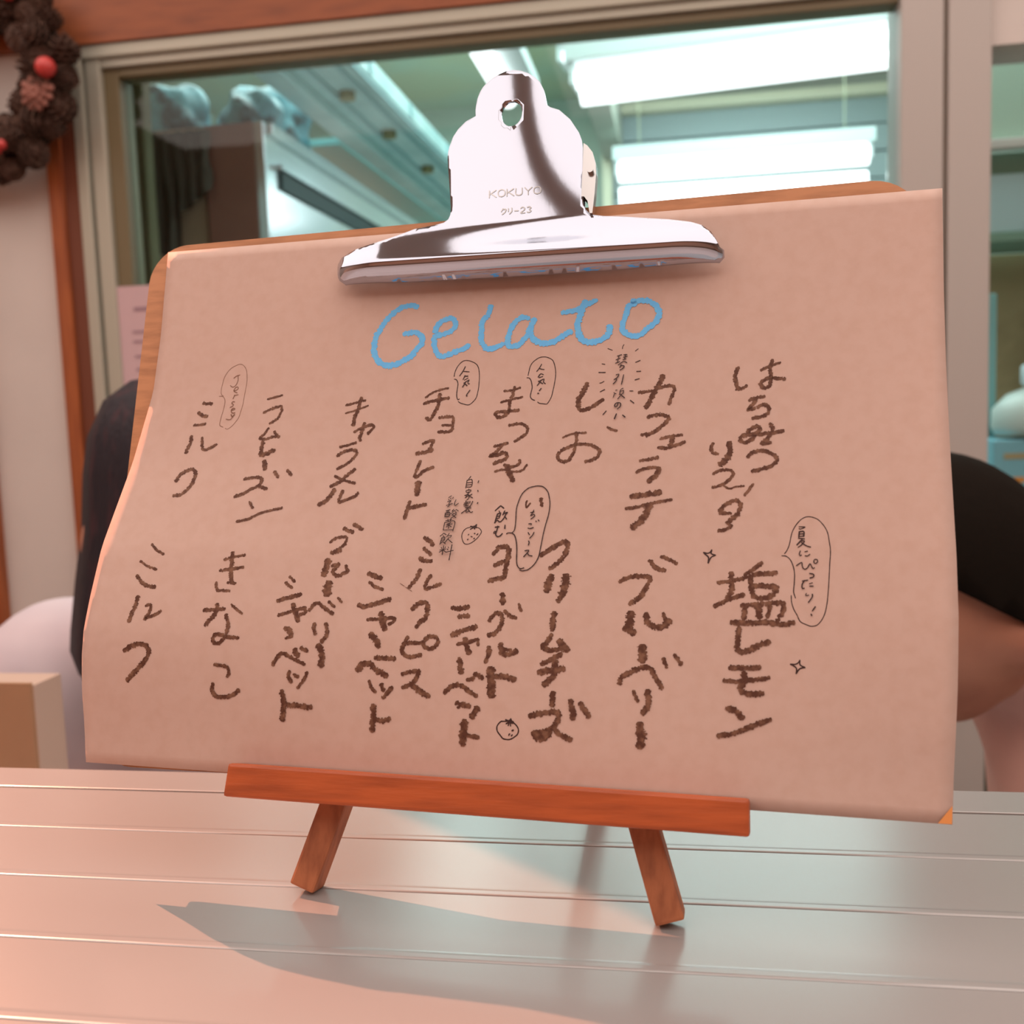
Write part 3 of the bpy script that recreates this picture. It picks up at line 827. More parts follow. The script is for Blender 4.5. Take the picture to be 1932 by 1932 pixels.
def smooth_path(P, step):
    """Catmull-Rom through P (list of 2-vectors in metres), resampled"""
    P = [np.array(p, float) for p in P]
    if len(P) == 1: P = P * 2
    E = [2 * P[0] - P[1]] + P + [2 * P[-1] - P[-2]]
    out = []
    for k in range(1, len(E) - 2):
        a, b, c, d = E[k - 1:k + 3]; L = np.linalg.norm(c - b); n = max(1, int(L / step + .5))
        # damp tangents at unequal spans
        m1 = (c - a) / (np.linalg.norm(c - b) + np.linalg.norm(b - a) + 1e-9) * L
        m2 = (d - b) / (np.linalg.norm(d - c) + np.linalg.norm(c - b) + 1e-9) * L
        for i in range(n):
            t = i / n; t2, t3 = t * t, t ** 3
            out.append((2 * t3 - 3 * t2 + 1) * b + (t3 - 2 * t2 + t) * m1 + (-2 * t3 + 3 * t2) * c + (t3 - t2) * m2)
    out.append(P[-1]); return out
def ribbon(V, Fc, UV, P, w, fn, lift, rough):
    step = max(0.00025, min(w * 0.2, 0.00036)) if rough else max(0.0004, w)
    Q = smooth_path(P, step); n = len(Q); i0 = len(V); L = 0
    ext = w * (0.30 if rough else 0.35)
    d0 = Q[0] - Q[1]; d0 = d0 / (np.linalg.norm(d0) + 1e-9); d1 = Q[-1] - Q[-2]; d1 = d1 / (np.linalg.norm(d1) + 1e-9)
    Q = [Q[0] + d0 * ext] + Q + [Q[-1] + d1 * ext]; n += 2; jl = jr = 0.0
    for k in range(n):
        a = Q[max(0, k - 1)]; b = Q[min(n - 1, k + 1)]; t = b - a; t = t / (np.linalg.norm(t) + 1e-9); p = np.array((-t[1], t[0]))
        hw = w / 2 * (0.55 if k in (0, n - 1) else 1.0)
        if rough:
            jl = 0.15 * jl + 0.85 * rng.uniform(-.34, .30); jr = 0.15 * jr + 0.85 * rng.uniform(-.34, .30)
            wl, wr = hw * (1 + jl), hw * (1 + jr)
        else: wl = wr = hw * rng.uniform(.85, 1.12)
        c = Q[k]
        if k: L += float(np.linalg.norm(Q[k] - Q[k - 1]))
        V.append(fn(c + p * wl, lift)); V.append(fn(c, lift)); V.append(fn(c - p * wr, lift))
        UV += [(L * 100, 0), (L * 100, .5), (L * 100, 1)]
        if k:
            j = i0 + 3 * k
            Fc.append((j - 3, j - 2, j + 1, j)); Fc.append((j - 2, j - 1, j + 2, j + 1))
def ink_object(name, V, Fc, UV, m, parent, label=None):
    o = mesh(name, V, Fc, m, parent); uv = o.data.uv_layers.new(name='UVMap')
    for l in o.data.loops: uv.data[l.index].uv = UV[l.vertex_index]
    if label: o['label'] = label
    return o
def on_sheet(p, lift): return sheet(p[0] / .3, p[1] / .21, lift)
blocks = STROKES.strip().split('\n'); cur = None; groups = []
for ln in blocks:
    if ln[0] == '=': k, lb = ln[1:].split('|'); cur = (k, lb, []); groups.append(cur)
    else:
        wd, pts = ln.split(':'); P = [tuple(map(int, a.split(','))) for a in pts.split()]
        cur[2].append((int(wd) * 1e-5 * {'pen': 1.2, 'blue': 1.5, 'brown': 1.3}[cur[0]], [(x / 20000 * .3, y / 14000 * .21) for x, y in P]))
for k, lb, ss in groups:
    V, Fc, UV = [], [], []
    for i, (wd, P) in enumerate(ss):
        thin = wd < 0.0004
        ribbon(V, Fc, UV, P, wd, on_sheet, 0.00006 + 0.000012 * i, k != 'pen')
    if k == 'pen':
        ink_object('pen_note', V, Fc, UV, PENLIGHT if 'Jersey' in lb else PEN, menu, lb)
    else:
        ink_object('title_lettering' if k == 'blue' else 'crayon_word', V, Fc, UV, CRAYONBLUE if k == 'blue' else CRAYON, menu, lb)

# ---- clipboard
clipb = empty('clipboard', B(0, 0.003, 0.003), 'brown hardboard clipboard with a wide chrome clip, standing on the small wooden easel', 'clipboard')
corn = [(-.1490, -.0006), (.1418, .0028), (.1443, .2153), (-.1575, .2102)]
def rounded(cs, r, n=8):
    out = []
    for k in range(len(cs)):
        a, b, c = (Vector(cs[(k + d) % len(cs)]) for d in (-1, 0, 1)); u, w_ = (a - b).normalized(), (c - b).normalized()
        p, q_ = b + u * r, b + w_ * r; o = b + (u + w_) * r
        a0 = math.atan2(p.y - o.y, p.x - o.x); a1 = math.atan2(q_.y - o.y, q_.x - o.x)
        while a1 - a0 > pi: a1 -= 2 * pi
        while a1 - a0 < -pi: a1 += 2 * pi
        out += [(o.x + r * cos(a0 + (a1 - a0) * i / n), o.y + r * sin(a0 + (a1 - a0) * i / n)) for i in range(n + 1)]
    return out
ol = rounded(corn, .016)
n = len(ol); vs = [B(u, v, .0008) for u, v in ol] + [B(u, v, .0038) for u, v in ol]
mesh('board', vs, [tuple(range(n)), tuple(range(2 * n - 1, n - 1, -1))] + [(i, n + i, n + (i + 1) % n, (i + 1) % n) for i in range(n)], HARDBOARD, clipb)
CLIP = [(-68.97, 192.21), (-69.06, 194.25), (-68.69, 195.75), (-65.17, 196.38), (-61.84, 197.71), (-49.66, 201.65), (-37.74, 205.74), (-28.93, 206.86), (-25.88, 207.5), (-24.19, 208.69), (-23.49, 210.4), (-23.33, 212.58), (-24.48, 222.84), (-25.38, 230.02), (-25.73, 233.61), (-25.66, 235.83), (-25.24, 238.02), (-23.9, 241.88), (-21.94, 244.7), (-18.89, 247.34), (-14.9, 248.95), (-15.09, 251.21), (-14.92, 253.41), (-14.5, 256.03), (-13.54, 258.56), (-12.45, 260.36), (-10.99, 261.74), (-8.58, 263.61), (-5.8, 264.72), (-3.21, 265.52), (-0.6, 265.62), (2.45, 264.89), (5.49, 263.58), (8.11, 261.72), (10.04, 259.61), (11.66, 256.38), (12.42, 253.69), (13.12, 250.13), (14.4, 249.17), (17.76, 247.9), (21.99, 243.93), (25.42, 238.56), (26.57, 235.48), (26.97, 232.88), (27.23, 218.3), (27.69, 211.44), (28.77, 208.37), (30.87, 206.24), (35.38, 205.24), (43.47, 204.26), (59.4, 201.55), (67.23, 199.56), (71.11, 197.84), (74.25, 194.86), (76.23, 191.45), (77.36, 188.76), (78.78, 188.16), (78.88, 186.29), (77.21, 184.68), (44.12, 184.05), (3.46, 183.96), (-39.48, 184.13), (-64.51, 184.8), (-66.72, 186.25), (-68.59, 189.74)]
def clip_off(u, v):
    e = max(0.0, (abs(u - 5.9) - 55) / 19.0); e = math.sqrt(max(0.0, 1 - min(1, e) ** 2))
    if v < 190: h = 3.0 + 9.5 * math.sin(math.pi / 2 * max(0.0, min(1.0, (v - 182.8) / 7.2)))
    elif v < 206:
        t = (v - 190) / 16; t = t ** 0.75; t = t * t * (3 - 2 * t); h = 12.5 + (6.0 - 12.5) * t
    else: h = 6.0 + 5.5 * ((v - 206) / 64) ** 1.1 + 1.6 * math.cos(min(1.5, abs(u - 1.5) / 26 * 1.5)) * math.sin(min(1.57, (v - 206) / 30))
    if v < 206: h = 1.2 + (h - 1.2) * (0.30 + 0.70 * e) if v < 198 else h - (1 - e) * 4 * (206 - v) / 8
    # raised rim that runs round the plate
    return -h
def inside(poly, x, y):
    c = False; j = len(poly) - 1
    for i in range(len(poly)):
        if (poly[i][1] > y) != (poly[j][1] > y) and x < (poly[j][0] - poly[i][0]) * (y - poly[i][1]) / (poly[j][1] - poly[i][1]) + poly[i][0]: c = not c
        j = i
    return c
dense = []
for a, b in zip(CLIP, CLIP[1:] + CLIP[:1]):
    L = math.dist(a, b); m_ = max(1, int(L / 1.2)); dense += [(a[0] + (b[0] - a[0]) * i / m_, a[1] + (b[1] - a[1]) * i / m_) for i in range(m_)]
hole = [(-.4 + 4.0 * cos(2 * pi * i / 28), 247.9 + 5.0 * sin(2 * pi * i / 28)) for i in range(28)]
pts = [Vector(p) for p in dense] + [Vector(p) for p in hole]; nd = len(dense)
arr = np.array(dense)
gx = np.arange(-67, 80, 1.25)
for gy in list(np.arange(182.9, 207, 0.8)) + list(np.arange(207.4, 270, 1.25)):
    for x in gx:
        if inside(dense, x, gy) and np.min(np.hypot(arr[:, 0] - x, arr[:, 1] - gy)) > .8 and math.hypot((x + .4) / 4.0, (gy - 247.9) / 5.0) > 1.15: pts.append(Vector((x, gy)))
edges = [(i, (i + 1) % nd) for i in range(nd)] + [(nd + i, nd + (i + 1) % 28) for i in range(28)]
vo, eo, fo, _, _, _ = geometry.delaunay_2d_cdt(pts, edges, [], 0, 1e-6)
keep = []
for f in fo:
    cx = sum(vo[i].x for i in f) / 3; cy = sum(vo[i].y for i in f) / 3
    if inside(dense, cx, cy) and math.hypot((cx + .4) / 4.0, (cy - 247.9) / 5.0) > .98: keep.append(tuple(f))
from collections import Counter
ec = Counter(frozenset((f[i], f[(i + 1) % 3])) for f in keep for i in range(3))
nV = len(vo)
vv = [B(v.x / 1000, v.y / 1000, clip_off(v.x, v.y) / 1000 + dn) for dn in (-.0004, .0004) for v in vo]
ff = list(keep) + [tuple(nV + i for i in f[::-1]) for f in keep]
for f in keep:
    for i in range(3):
        a, c_ = f[i], f[(i + 1) % 3]
        if ec[frozenset((a, c_))] == 1: ff.append((c_, a, nV + a, nV + c_))
clip = mesh('clip', vv, ff, CHROME, clipb, True)
for p_ in clip.data.polygons:
    if len(p_.vertices) == 4: p_.use_smooth = False
clip['label'] = 'wide chrome clip with a rounded handle and a hanging hole'
# rear jaw of the clip, behind the handle, and its spring hinge at the right side
mesh('rear_jaw', [B(u / 1000, v / 1000, n_ / 1000) for n_ in (-2.2, -1.0) for u, v in ((-22, 196), (28, 196), (27, 233), (-25, 236))], [(0, 1, 2, 3), (7, 6, 5, 4), (0, 4, 5, 1), (1, 5, 6, 2), (2, 6, 7, 3), (3, 7, 4, 0)], STEEL, clip)
br = [(27.0, 235.0), (28.5, 233.8), (30.6, 230.8), (32.0, 226.0), (32.3, 222), (32.1, 214), (31.6, 206), (30.6, 206), (29.6, 211), (28.2, 213), (27.2, 213)]
mesh('hinge_bracket', [B(u / 1000, v / 1000, n_) for n_ in (-.0078, -.0040) for u, v in br], [tuple(range(11)), tuple(range(21, 10, -1))] + [(i, 11 + i, 11 + (i + 1) % 11, (i + 1) % 11) for i in range(11)], STEEL, clip)
cyl('hinge_pin', B(.0303, .2228, -.0095), B(.0303, .2228, -.0075), .0012, STEEL, clip)
def on_clip(p, lift): return B(p[0], p[1], clip_off(p[0] * 1000, p[1] * 1000) / 1000 - .00045 - lift)
GL = {'K': ['0,0 0,1', '.75,1 .05,.45', '.2,.55 .8,0'], 'O': ['.4,0 .05,.2 .05,.8 .4,1 .75,.8 .75,.2 .4,0'], 'U': ['0,1 0,.2 .35,0 .7,.2 .7,1'], 'Y': ['0,1 .4,.5', '.8,1 .4,.5 .4,0'],
      'k': ['.35,1 .05,.5', '.3,.85 .8,.85 .65,.35 .2,0'], 'r': ['.15,.95 .15,.45', '.7,1 .7,.4 .35,0'], '-': ['.1,.45 .7,.45'], '2': ['.05,.8 .35,1 .7,.8 .6,.5 .05,0 .75,0'], '3': ['.05,.9 .4,1 .7,.8 .35,.55 .7,.25 .4,0 .05,.1']}
V, Fc, UV = [], [], []
def emboss(text, u0, v0, wch, h, pitch, slant=0.0):
    for i, ch in enumerate(text):
        for s_ in GL[ch]:
            P = [tuple(map(float, a.split(','))) for a in s_.split()]
            ribbon(V, Fc, UV, [((u0 + i * pitch + x * wch) / 1000, (v0 + y * h + slant * i) / 1000) for x, y in P], .00042, on_clip, 0.00012, False)
emboss('KOKUYO', -8.2, 215.7, 3.4, 2.7, 3.45); emboss('kr-23', -3.4, 208.8, 2.4, 2.2, 2.5)
ink_object('stamped_lettering', V, Fc, UV, STEEL, clip)

# ---- easel
easel = empty('tabletop_easel', Vector((O3.x, O3.y, ZC)), 'small reddish wooden tabletop easel holding the clipboard on the counter', 'easel')
def bar(name, pts8, m, parent, bev=.0009):
    bm = bmesh.new(); v = [bm.verts.new(p) for p in pts8]
    fs = [bm.faces.new([v[i] for i in f]) for f in ((0, 1, 2, 3), (7, 6, 5, 4), (0, 4, 5, 1), (1, 5, 6, 2), (2, 6, 7, 3), (3, 7, 4, 0))]
    bmesh.ops.bevel(bm, geom=list(bm.edges), offset=bev, segments=2, profile=.6, affect='EDGES')
    return from_bm(name, bm, m, parent)
def bbar(name, cs, n0, n1, m, parent, bev=.0009): return bar(name, [B(u, v, n0) for u, v in cs] + [B(u, v, n1) for u, v in cs], m, parent, bev)
bbar('front_rail', [(-.0882, -.0074), (.0893, -.0067), (.0891, .0044), (-.0877, .0039)], -.0100, -.0012, EASEL, easel, .0011)
bbar('support_ledge', [(-.0800, -.0068), (.0810, -.0062), (.0810, -.0018), (-.0800, -.0022)], -.0011, .0090, EASEL, easel, .0005)
def leg_pt(u, v, n_): return B(u, v, n_)
def foot_on_counter(a, b):          # extend a->b down to the counter
    t = (ZC + .0006 - a.z) / (b.z - a.z); return a + (b - a) * t
apex = .150
for (ut, vt, ub, vb) in ((-.0539, -.0091, -.0619, -.0359), (.0557, -.0082, .0647, -.0353)):
    a = B(ut, vt, .0085); b = B(ub, vb, .0085); d = (a - b).normalized(); f = foot_on_counter(a, b)
    top = a + d * (0.118); nn = N3
    s_ = d.cross(nn).normalized(); hw, hd = .0048, .0042
    P8 = [f + d * .0006 - s_ * hw - nn * hd, f + d * .0006 + s_ * hw - nn * hd, top + s_ * hw - nn * hd, top - s_ * hw - nn * hd,
          f + d * .0022 - s_ * hw + nn * hd, f + d * .0022 + s_ * hw + nn * hd, top + s_ * hw + nn * hd, top - s_ * hw + nn * hd]
    bar('front_leg', P8, EASELLEG, easel, .0010)
bbar('cross_bar', [(-.034, .088), (.034, .088), (.034, .098), (-.034, .098)], .0130, .0190, EASEL, easel)
tp = B(.0, .093, .0230); bt = Vector((-.036, .416, ZC + .004))
stick('rear_leg', tp, bt, .009, .008, EASELLEG, easel, up=(1, 0, 0))

# ---- counter: aluminium slats with rounded lips and a rear edge strip
counter = empty('serving_counter', (0, 0.24, -0.15), 'pale satin aluminium serving counter with long ridges, under the easel', 'counter')
ridges = [.412, .370, .328, .286, .244, .202, .160, .118, .076, .034]
XA, XB = -1.15, 0.95
def slat(y0, y1):
    prof = [(y0, -.0030), (y0, -.00015), (y0 + .0003, .0001), (y0 + .0008, .00022), (y0 + .0030, .00022), (y0 + .0040, .00006), (y0 + .0050, 0), (y1 - .0005, 0), (y1 - .0004, -.0030)]
    n = len(prof); v = [(XA, y, ZC + z) for y, z in prof] + [(XB, y, ZC + z) for y, z in prof]
    f = [(i, i + 1, n + i + 1, n + i) for i in range(n - 1)] + [tuple(range(n - 1, -1, -1)), tuple(range(n, 2 * n)), (n - 1, 0, n, 2 * n - 1)]
    return mesh('slat', v, f, ALU, counter)
for a, b in zip(ridges[1:], ridges[:-1]): slat(a, b)
box('rear_edge_strip', XA, XB, .4125, .436, ZC - .03, ZC + .0004, ALU, counter, .0008)
box('slat_bed', XA, XB, .034, .430, ZC - .016, ZC - .0031, ALUDARK, counter)
box('front_edge_strip', XA, XB, .020, .0335, ZC - .03, ZC + .0004, ALU, counter, .001)
box('front_panel', XA, XB, .06, .08, -.15, ZC - .0165, BLUEWHITE, counter)
for x in (XA, -.1, XB - .02): box('side_panel', x, x + .02, .081, .42, -.15, ZC - .0165, BLUEWHITE, counter)

# ================================================================== THE PLACE
# ---- partition wall with the serving window (its face at y = 1.60)
Y0, Y1 = 1.60, 1.70
struct('floor', -3.2, 3.2, -3.2, 1.65, -.25, -.15, FLOOR)
struct('floor_kitchen', -2.1, 2.3, 1.65, 4.70, -.25, -.15, mat('kitchen_floor', (.62, .66, .62), .4))
struct('trim_1', -2.6, 2.6, 1.585, Y1, 1.873, 2.14, WOODTRIM)                     # wooden lintel
struct('wall_front', -2.6, 2.6, Y0, Y1, 2.14, 2.6, HALLWALL)
struct('wall_front_upper_right', .442, 1.5, 1.603, Y1, 1.752, 1.873, CREAM)
struct('wall_front_left', -1.163, -1.018, Y0, Y1, .80, 1.873, CREAM)
struct('wall_front_base', -1.163, .44, 1.603, Y1, -.15, .86, BLUEWHITE)
struct('wall_front_end', -2.6, -1.20, Y0, Y1, -.15, 1.873, CREAM)
struct('wall_front_right', 1.3, 2.6, Y0, Y1, -.15, 1.873, CREAM)
struct('trim_2', -1.20, -1.163, 1.58, Y1, -.15, 1.873, WOODPOST)
struct('trim_3', -1.018, -.993, 1.585, Y1, -.15, 1.873, WOODPOST)
struct('trim_4', -.993, -.968, 1.592, Y1, -.15, 1.873, WOODDARK)
# aluminium window
win = bpy.data.objects.new('window_1', None); C.objects.link(win); win.location = (-.30, 1.62, .86); win['kind'] = 'structure'
bm = bmesh.new()
add_box(bm, -.968, -.948, 1.590, 1.66, .86, 1.873, .003); add_box(bm, -.944, -.918, 1.596, 1.66, .88, 1.86, .003)
add_box(bm, -.948, .40, 1.590, 1.66, 1.852, 1.873, .003); add_box(bm, -.918, .378, 1.598, 1.66, 1.838, 1.852, .002)
add_box(bm, -.968, .40, 1.56, 1.66, .845, .88, .003)
from_bm('outer_frame', bm, FRAME, win)
bm = bmesh.new()
add_box(bm, -.918, -.892, 1.606, 1.65, .88, 1.838, .002); add_box(bm, -.892, .32, 1.606, 1.65, 1.824, 1.838, .002); add_box(bm, -.892, .32, 1.606, 1.65, .88, .92, .002)
from_bm('inner_frame', bm, FRAME2, win)
box('jamb', .32, .378, 1.590, 1.69, .86, 1.873, JAMB, win, .003)
box('jamb_groove', .378, .384, 1.60, 1.69, .86, 1.873, GROOVE, win)
box('mullion', .384, .442, 1.588, 1.69, -.15, 1.873, JAMB, win, .003)
box('pane', -.892, .32, 1.624, 1.628, .92, 1.824, GLASS, win)
p = box('notice_sheet', -.922, -.76, 1.600, 1.6015, 1.20, 1.489, LILAC, None); recentre(p)
tag(p, 'pale lilac printed notice taped to the lower left of the window', 'notice')
bm = bmesh.new()
for i, (z, x0, x1) in enumerate([(1.448, -.89, -.80), (1.412, -.895, -.79), (1.396, -.895, -.80), (1.372, -.893, -.78), (1.350, -.893, -.80)]):
    add_box(bm, x0, x1, 1.5992, 1.5999, z, z + (.006 if i == 0 else .0035))
from_bm('print_lines', bm, INKFAINT, p)

# ---- kitchen shell
struct('wall_back', -2.1, 2.3, 4.62, 4.70, -.15, 2.75, KWALL)
struct('wall_left', -2.1, -2.0, 1.70, 4.62, -.15, 2.75, KWALL)
struct('wall_right', 2.2, 2.3, 1.70, 4.62, -.15, 2.75, KWALL)
struct('ceiling', -2.1, 2.3, 1.70, 4.70, 2.60, 2.70, KCEIL)
# ---- hall shell (behind the photographer)
struct('wall_hall_back', -3.2, 3.2, -3.2, -3.1, -.15, 2.6, HALLWALL)
struct('wall_hall_left', -2.7, -2.6, -3.1, 1.6, -.15, 2.6, HALLWALL)
struct('wall_hall_right', 2.6, 2.7, -3.1, 1.6, -.15, 2.6, HALLWALL)
struct('ceiling_hall', -2.7, 2.7, -3.1, 1.6, 2.5, 2.6, HALLCEIL)

# ---- kitchen lamps
def batten(name, x0, x1, y, z, zs, r, label, group):
    t = empty(name, ((x0 + x1) / 2, y, z), label, 'ceiling light', group)
    box('housing', x0 - .02, x1 + .02, y - .05, y + .10, z, z + .05, LAMPBODY, t, .004)
    for dy, dz in zs: cyl('tube', (x0, y + dy, z + dz), (x1, y + dy, z + dz), r, LAMP, t)
    for x in (x0 - .012, x1): box('end_cap', x, x + .012, y - .03, y + .08, z - .05, z, LAMPBODY, t)
    for x in (x0 + .08, x1 - .08): cyl('hanger_rod', (x, y + .02, z + .05), (x, y + .02, 2.60), .0018, KCEIL, t)
    return t
fl = batten('fluorescent_light', -.245, .70, 2.60, 2.112, ((0, -.035), (.055, -.060)), .023, 'large bright twin-tube fluorescent light, upper right of the window', None)
fl2 = batten('fluorescent_light', -.33, .80, 3.10, 2.335, ((0, -.03),), .016, 'thin fluorescent light above the large twin-tube light', None)
batten('fluorescent_light', -.215, .70, 4.05, 2.185, ((-.01, -.04), (.03, -.125)), .036, 'lower twin-tube fluorescent light in front of the cream framed hatch', None)
fl.rotation_euler.z = -.13; fl2.rotation_euler.z = -.13
t = empty('strip_light', (-.40, 2.3, 2.04), 'short bright strip light running away above the chrome clip', 'ceiling light')
box('housing', -.445, -.335, 1.95, 2.66, 2.056, 2.09, LAMPBODY, t, .003); cyl('tube', (-.41, 1.97, 2.036), (-.41, 2.62, 2.036), .024, LAMP, t)
# cream framed hatch in the far wall
h = empty('wall_hatch', (.27, 4.55, 1.4), 'cream framed hatch with grey-blue panels in the far kitchen wall', 'hatch')
bm = bmesh.new()
for a in ((-.31, .93, 2.49, 2.53), (-.31, -.27, 1.4, 2.49), (.89, .93, 1.4, 2.49)): add_box(bm, a[0], a[1], 4.50, 4.58, a[2], a[3], .004)
from_bm('hatch_frame', bm, mat('cream_frame', (.70, .66, .50), .5), h)
for i in range(4): box('hatch_panel', -.27, .89, 4.56 - .004 * (i % 2), 4.61, 2.49 - .11 * (i + 1) + .006, 2.49 - .11 * i, mat('grey_blue', (.34, .40, .42), .4), h, .003)
box('hatch_back', -.27, .89, 4.60, 4.618, 1.4, 2.05, mat('grey_blue', (.34, .40, .42), .4), h)
# pale post and glowing blob added for a reflection beside the jamb
o = box('reflection_post', .432, .452, 2.2, 2.24, -.15, 2.12, PALEBLUE); recentre(o); tag(o, 'narrow pale post added for a reflection beside the right window jamb', 'post')
t = empty('reflection_glow', (.425, 2.18, 1.66), 'small glowing blob added for a reflection low on the narrow pale post', 'reflection')
box('glow_bracket', .415, .437, 2.185, 2.199, 1.66, 1.74, LAMPBODY, t, .002); ell('glow_blob', (.424, 2.165, 1.695), (.014, .018, .024), LAMP, t)

# ---- teal duct beam running to the back of the kitchen
t = empty('duct_beam', (-.77, 3.1, 2.03), 'pale teal boxed duct with bolts and ribs running back under the ceiling', 'duct')
box('duct_body', -.86, -.684, 1.80, 4.62, 2.03, 2.075, TEAL, t, .004)
box('lower_tray', -1.00, -.905, 2.78, 4.55, 2.0, 2.02, mat('tray_teal', (.40, .66, .64), .4), t, .003)
box('lower_flange', -.90, -.84, 1.80, 4.55, 2.005, 2.030, TEAL, t, .003)
for x in (-.805, -.735, -.70): box('rib', x, x + .010, 1.80, 4.55, 2.021, 2.031, TEALRIB, t, .002)
for y in (2.05, 2.36, 2.72, 3.15, 3.7):
    box('joint_band', -.684, -.680, y - .02, y, 2.036, 2.07, TEALRIB, t)
    cyl('bolt', (-.770, y + .08, 2.012), (-.770, y + .08, 2.031), .019, BOLT, t)
# second grey beam further right on the ceiling
o = box('ceiling_beam', -.30, -.22, 1.9, 4.5, 2.30, 2.60, mat('beam_grey', (.42, .42, .36), .6)); recentre(o); tag(o, 'grey beam under the kitchen ceiling right of the strip light', 'beam')

# ---- brown cabinet with stainless hood side
t = empty('tall_cabinet', (-1.03, 2.5, -.15), 'tall brown laminate cabinet behind the left part of the window', 'cabinet')
box('carcass', -1.17, -.905, 2.20, 3.9, -.15, 1.900, BROWN, t, .003)
box('cabinet_door', -1.02, -.904, 2.180, 2.199, .6, 1.905, BROWN, t, .003)
box('side_board', -1.17, -1.025, 2.188, 2.199, .6, 1.905, TAN, t, .002)
t = empty('steel_hood', (-.88, 3.0, 1.2), 'shiny stainless hood side with a dark slot beside the brown cabinet', 'hood')
box('hood_side', -.903, -.882, 2.181, 3.95, 1.20, 1.905, HOOD, t, .002)
box('hood_rim', -.882, -.868, 2.20, 3.95, 1.880, 1.905, HOOD, t, .002)
box('hood_slot', -.8815, -.874, 2.26, 3.9, 1.775, 1.812, DARK, t)
box('hood_lip', -.8815, -.866, 2.24, 3.9, 1.814, 1.826, HOOD, t, .002)
# hanging cloth in front of the cabinet and an olive curtain at the left edge
def drape(name, x0, x1, y, z0f, z1, m, amp, label, cat):
    n, k = 26, 22; vs, fs = [], []
    for lay in (0, .004):
        for j in range(k + 1):
            for i in range(n + 1):
                s = i / n; zz = z1 + (z0f(s) - z1) * j / k
                vs.append((x0 + (x1 - x0) * s + .004 * sin(9 * j / k + i), y + lay + amp * sin(i * 1.25 + .5 * sin(j * .4)), zz))
    K_ = (n + 1) * (k + 1); q_ = lambda i, j: j * (n + 1) + i
    for j in range(k):
        for i in range(n): fs += [(q_(i, j), q_(i + 1, j), q_(i + 1, j + 1), q_(i, j + 1)), (K_ + q_(i, j), K_ + q_(i, j + 1), K_ + q_(i + 1, j + 1), K_ + q_(i + 1, j))]
    o = mesh(name, vs, fs, m, None, True); recentre(o); return tag(o, label, cat)
drape('hanging_cloth', -1.145, -1.0, 2.155, lambda s: 1.70 + .10 * abs(s - .35) - .09 * (s < .45), 1.890, CLOTH, .007, 'dark grey cloth hanging ragged in front of the tan board', 'cloth')
drape('curtain', -1.26, -1.075, 2.05, lambda s: .7, 2.60, OLIVE, .012, 'olive green curtain hanging at the left end of the window', 'curtain')
for i, (x, y, z, a, b, c_) in enumerate([(-1.145, 2.32, 1.965, .075, .09, .075), (-.975, 2.36, 1.955, .065, .09, .07), (-1.05, 2.62, 2.01, .12, .1, .11)]):
    bm = bmesh.new(); v_ = add_ell(bm, (x, y, z), (a, b, c_), seg=28)
    for v in bm.verts:
        d = (v.co - Vector((x, y, z))); k_ = 1 + .10 * sin(14 * d.x / a * .4 + 5 * d.z / c_) + .07 * cos(9 * d.y / b + 3 * i) ; v.co = Vector((x, y, z)) + d * k_
        v.co.z = max(v.co.z, 1.9005)
    o = from_bm('plastic_bag', bm, BAG, None, True); recentre(o)
    tag(o, ['crumpled blue plastic bag on the cabinet, at its left front corner', 'crumpled blue plastic bag on the cabinet, nearest the duct', 'larger blue plastic bag on the cabinet, behind the other two'][i], 'bag', 'plastic bags on the cabinet')

# ---- things in the right-hand opening
t = empty('storage_rack', (.9, 2.4, .98), 'pale green and blue storage rack in the right opening', 'rack')
box('rack_panel', .565, 1.5, 2.26, 2.28, 1.76, 2.2, PALEGREEN, t); box('rack_rail', .565, 1.5, 2.235, 2.26, 1.745, 1.765, CREAM, t, .003)
box('rack_panel', .565, 1.5, 2.275, 2.29, 1.70, 1.744, MIDGREEN, t); box('rack_panel', .565, 1.5, 2.26, 2.28, 1.585, 1.70, PALEBLUE, t, .002)
box('rack_shelf', .565, 1.5, 2.25, 2.45, 1.565, 1.583, MIDGREEN, t, .002); box('rack_back', .565, 1.5, 2.46, 2.48, .98, 1.565, OCHRE, t)
box('rack_post', .597, .632, 2.22, 2.25, .98, 1.46, mat('teal_post', (.20, .42, .42), .5), t, .003)
t = empty('base_cabinet', (.95, 2.1, -.15), 'dark green base cabinet low in the right opening, under the cartons', 'cabinet'); box('cabinet_top', .565, 1.5, 2.05, 2.219, .955, .975, MIDGREEN, t, .002); box('cabinet_body', .455, 1.5, 1.76, 2.215, -.15, .954, DARKGREEN, t)
t = empty('plastic_jug', (.70, 2.14, 1.175), 'milky plastic jug with a white cap on the blue carton', 'jug')
bm = bmesh.new(); lathe(bm, [(.0, 0), (.090, .004), (.098, .02), (.096, .055), (.070, .082), (.034, .096), (.028, .10)], (.70, 2.14, 1.175)); from_bm('jug_body', bm, MILK, t, True)
bm = bmesh.new(); lathe(bm, [(.040, .098), (.045, .104), (.045, .135), (.040, .140)], (.70, 2.14, 1.175)); from_bm('jug_cap', bm, mat('white_cap', (.75, .88, .92), .4), t, True)
t = empty('drink_carton', (.72, 2.15, .975), 'sky blue carton with orange and red print under the plastic jug', 'carton')
box('carton_body', .588, .86, 2.08, 2.21, .9755, 1.172, SKY, t, .004)
box('printed_band', .607, .665, 2.0785, 2.0797, 1.135, 1.146, OCHRE, t); box('printed_band', .575 + .015, .645, 2.0785, 2.0797, 1.090, 1.100, ORANGE, t); box('printed_band', .60, .64, 2.0785, 2.0797, 1.066, 1.078, REDP, t)

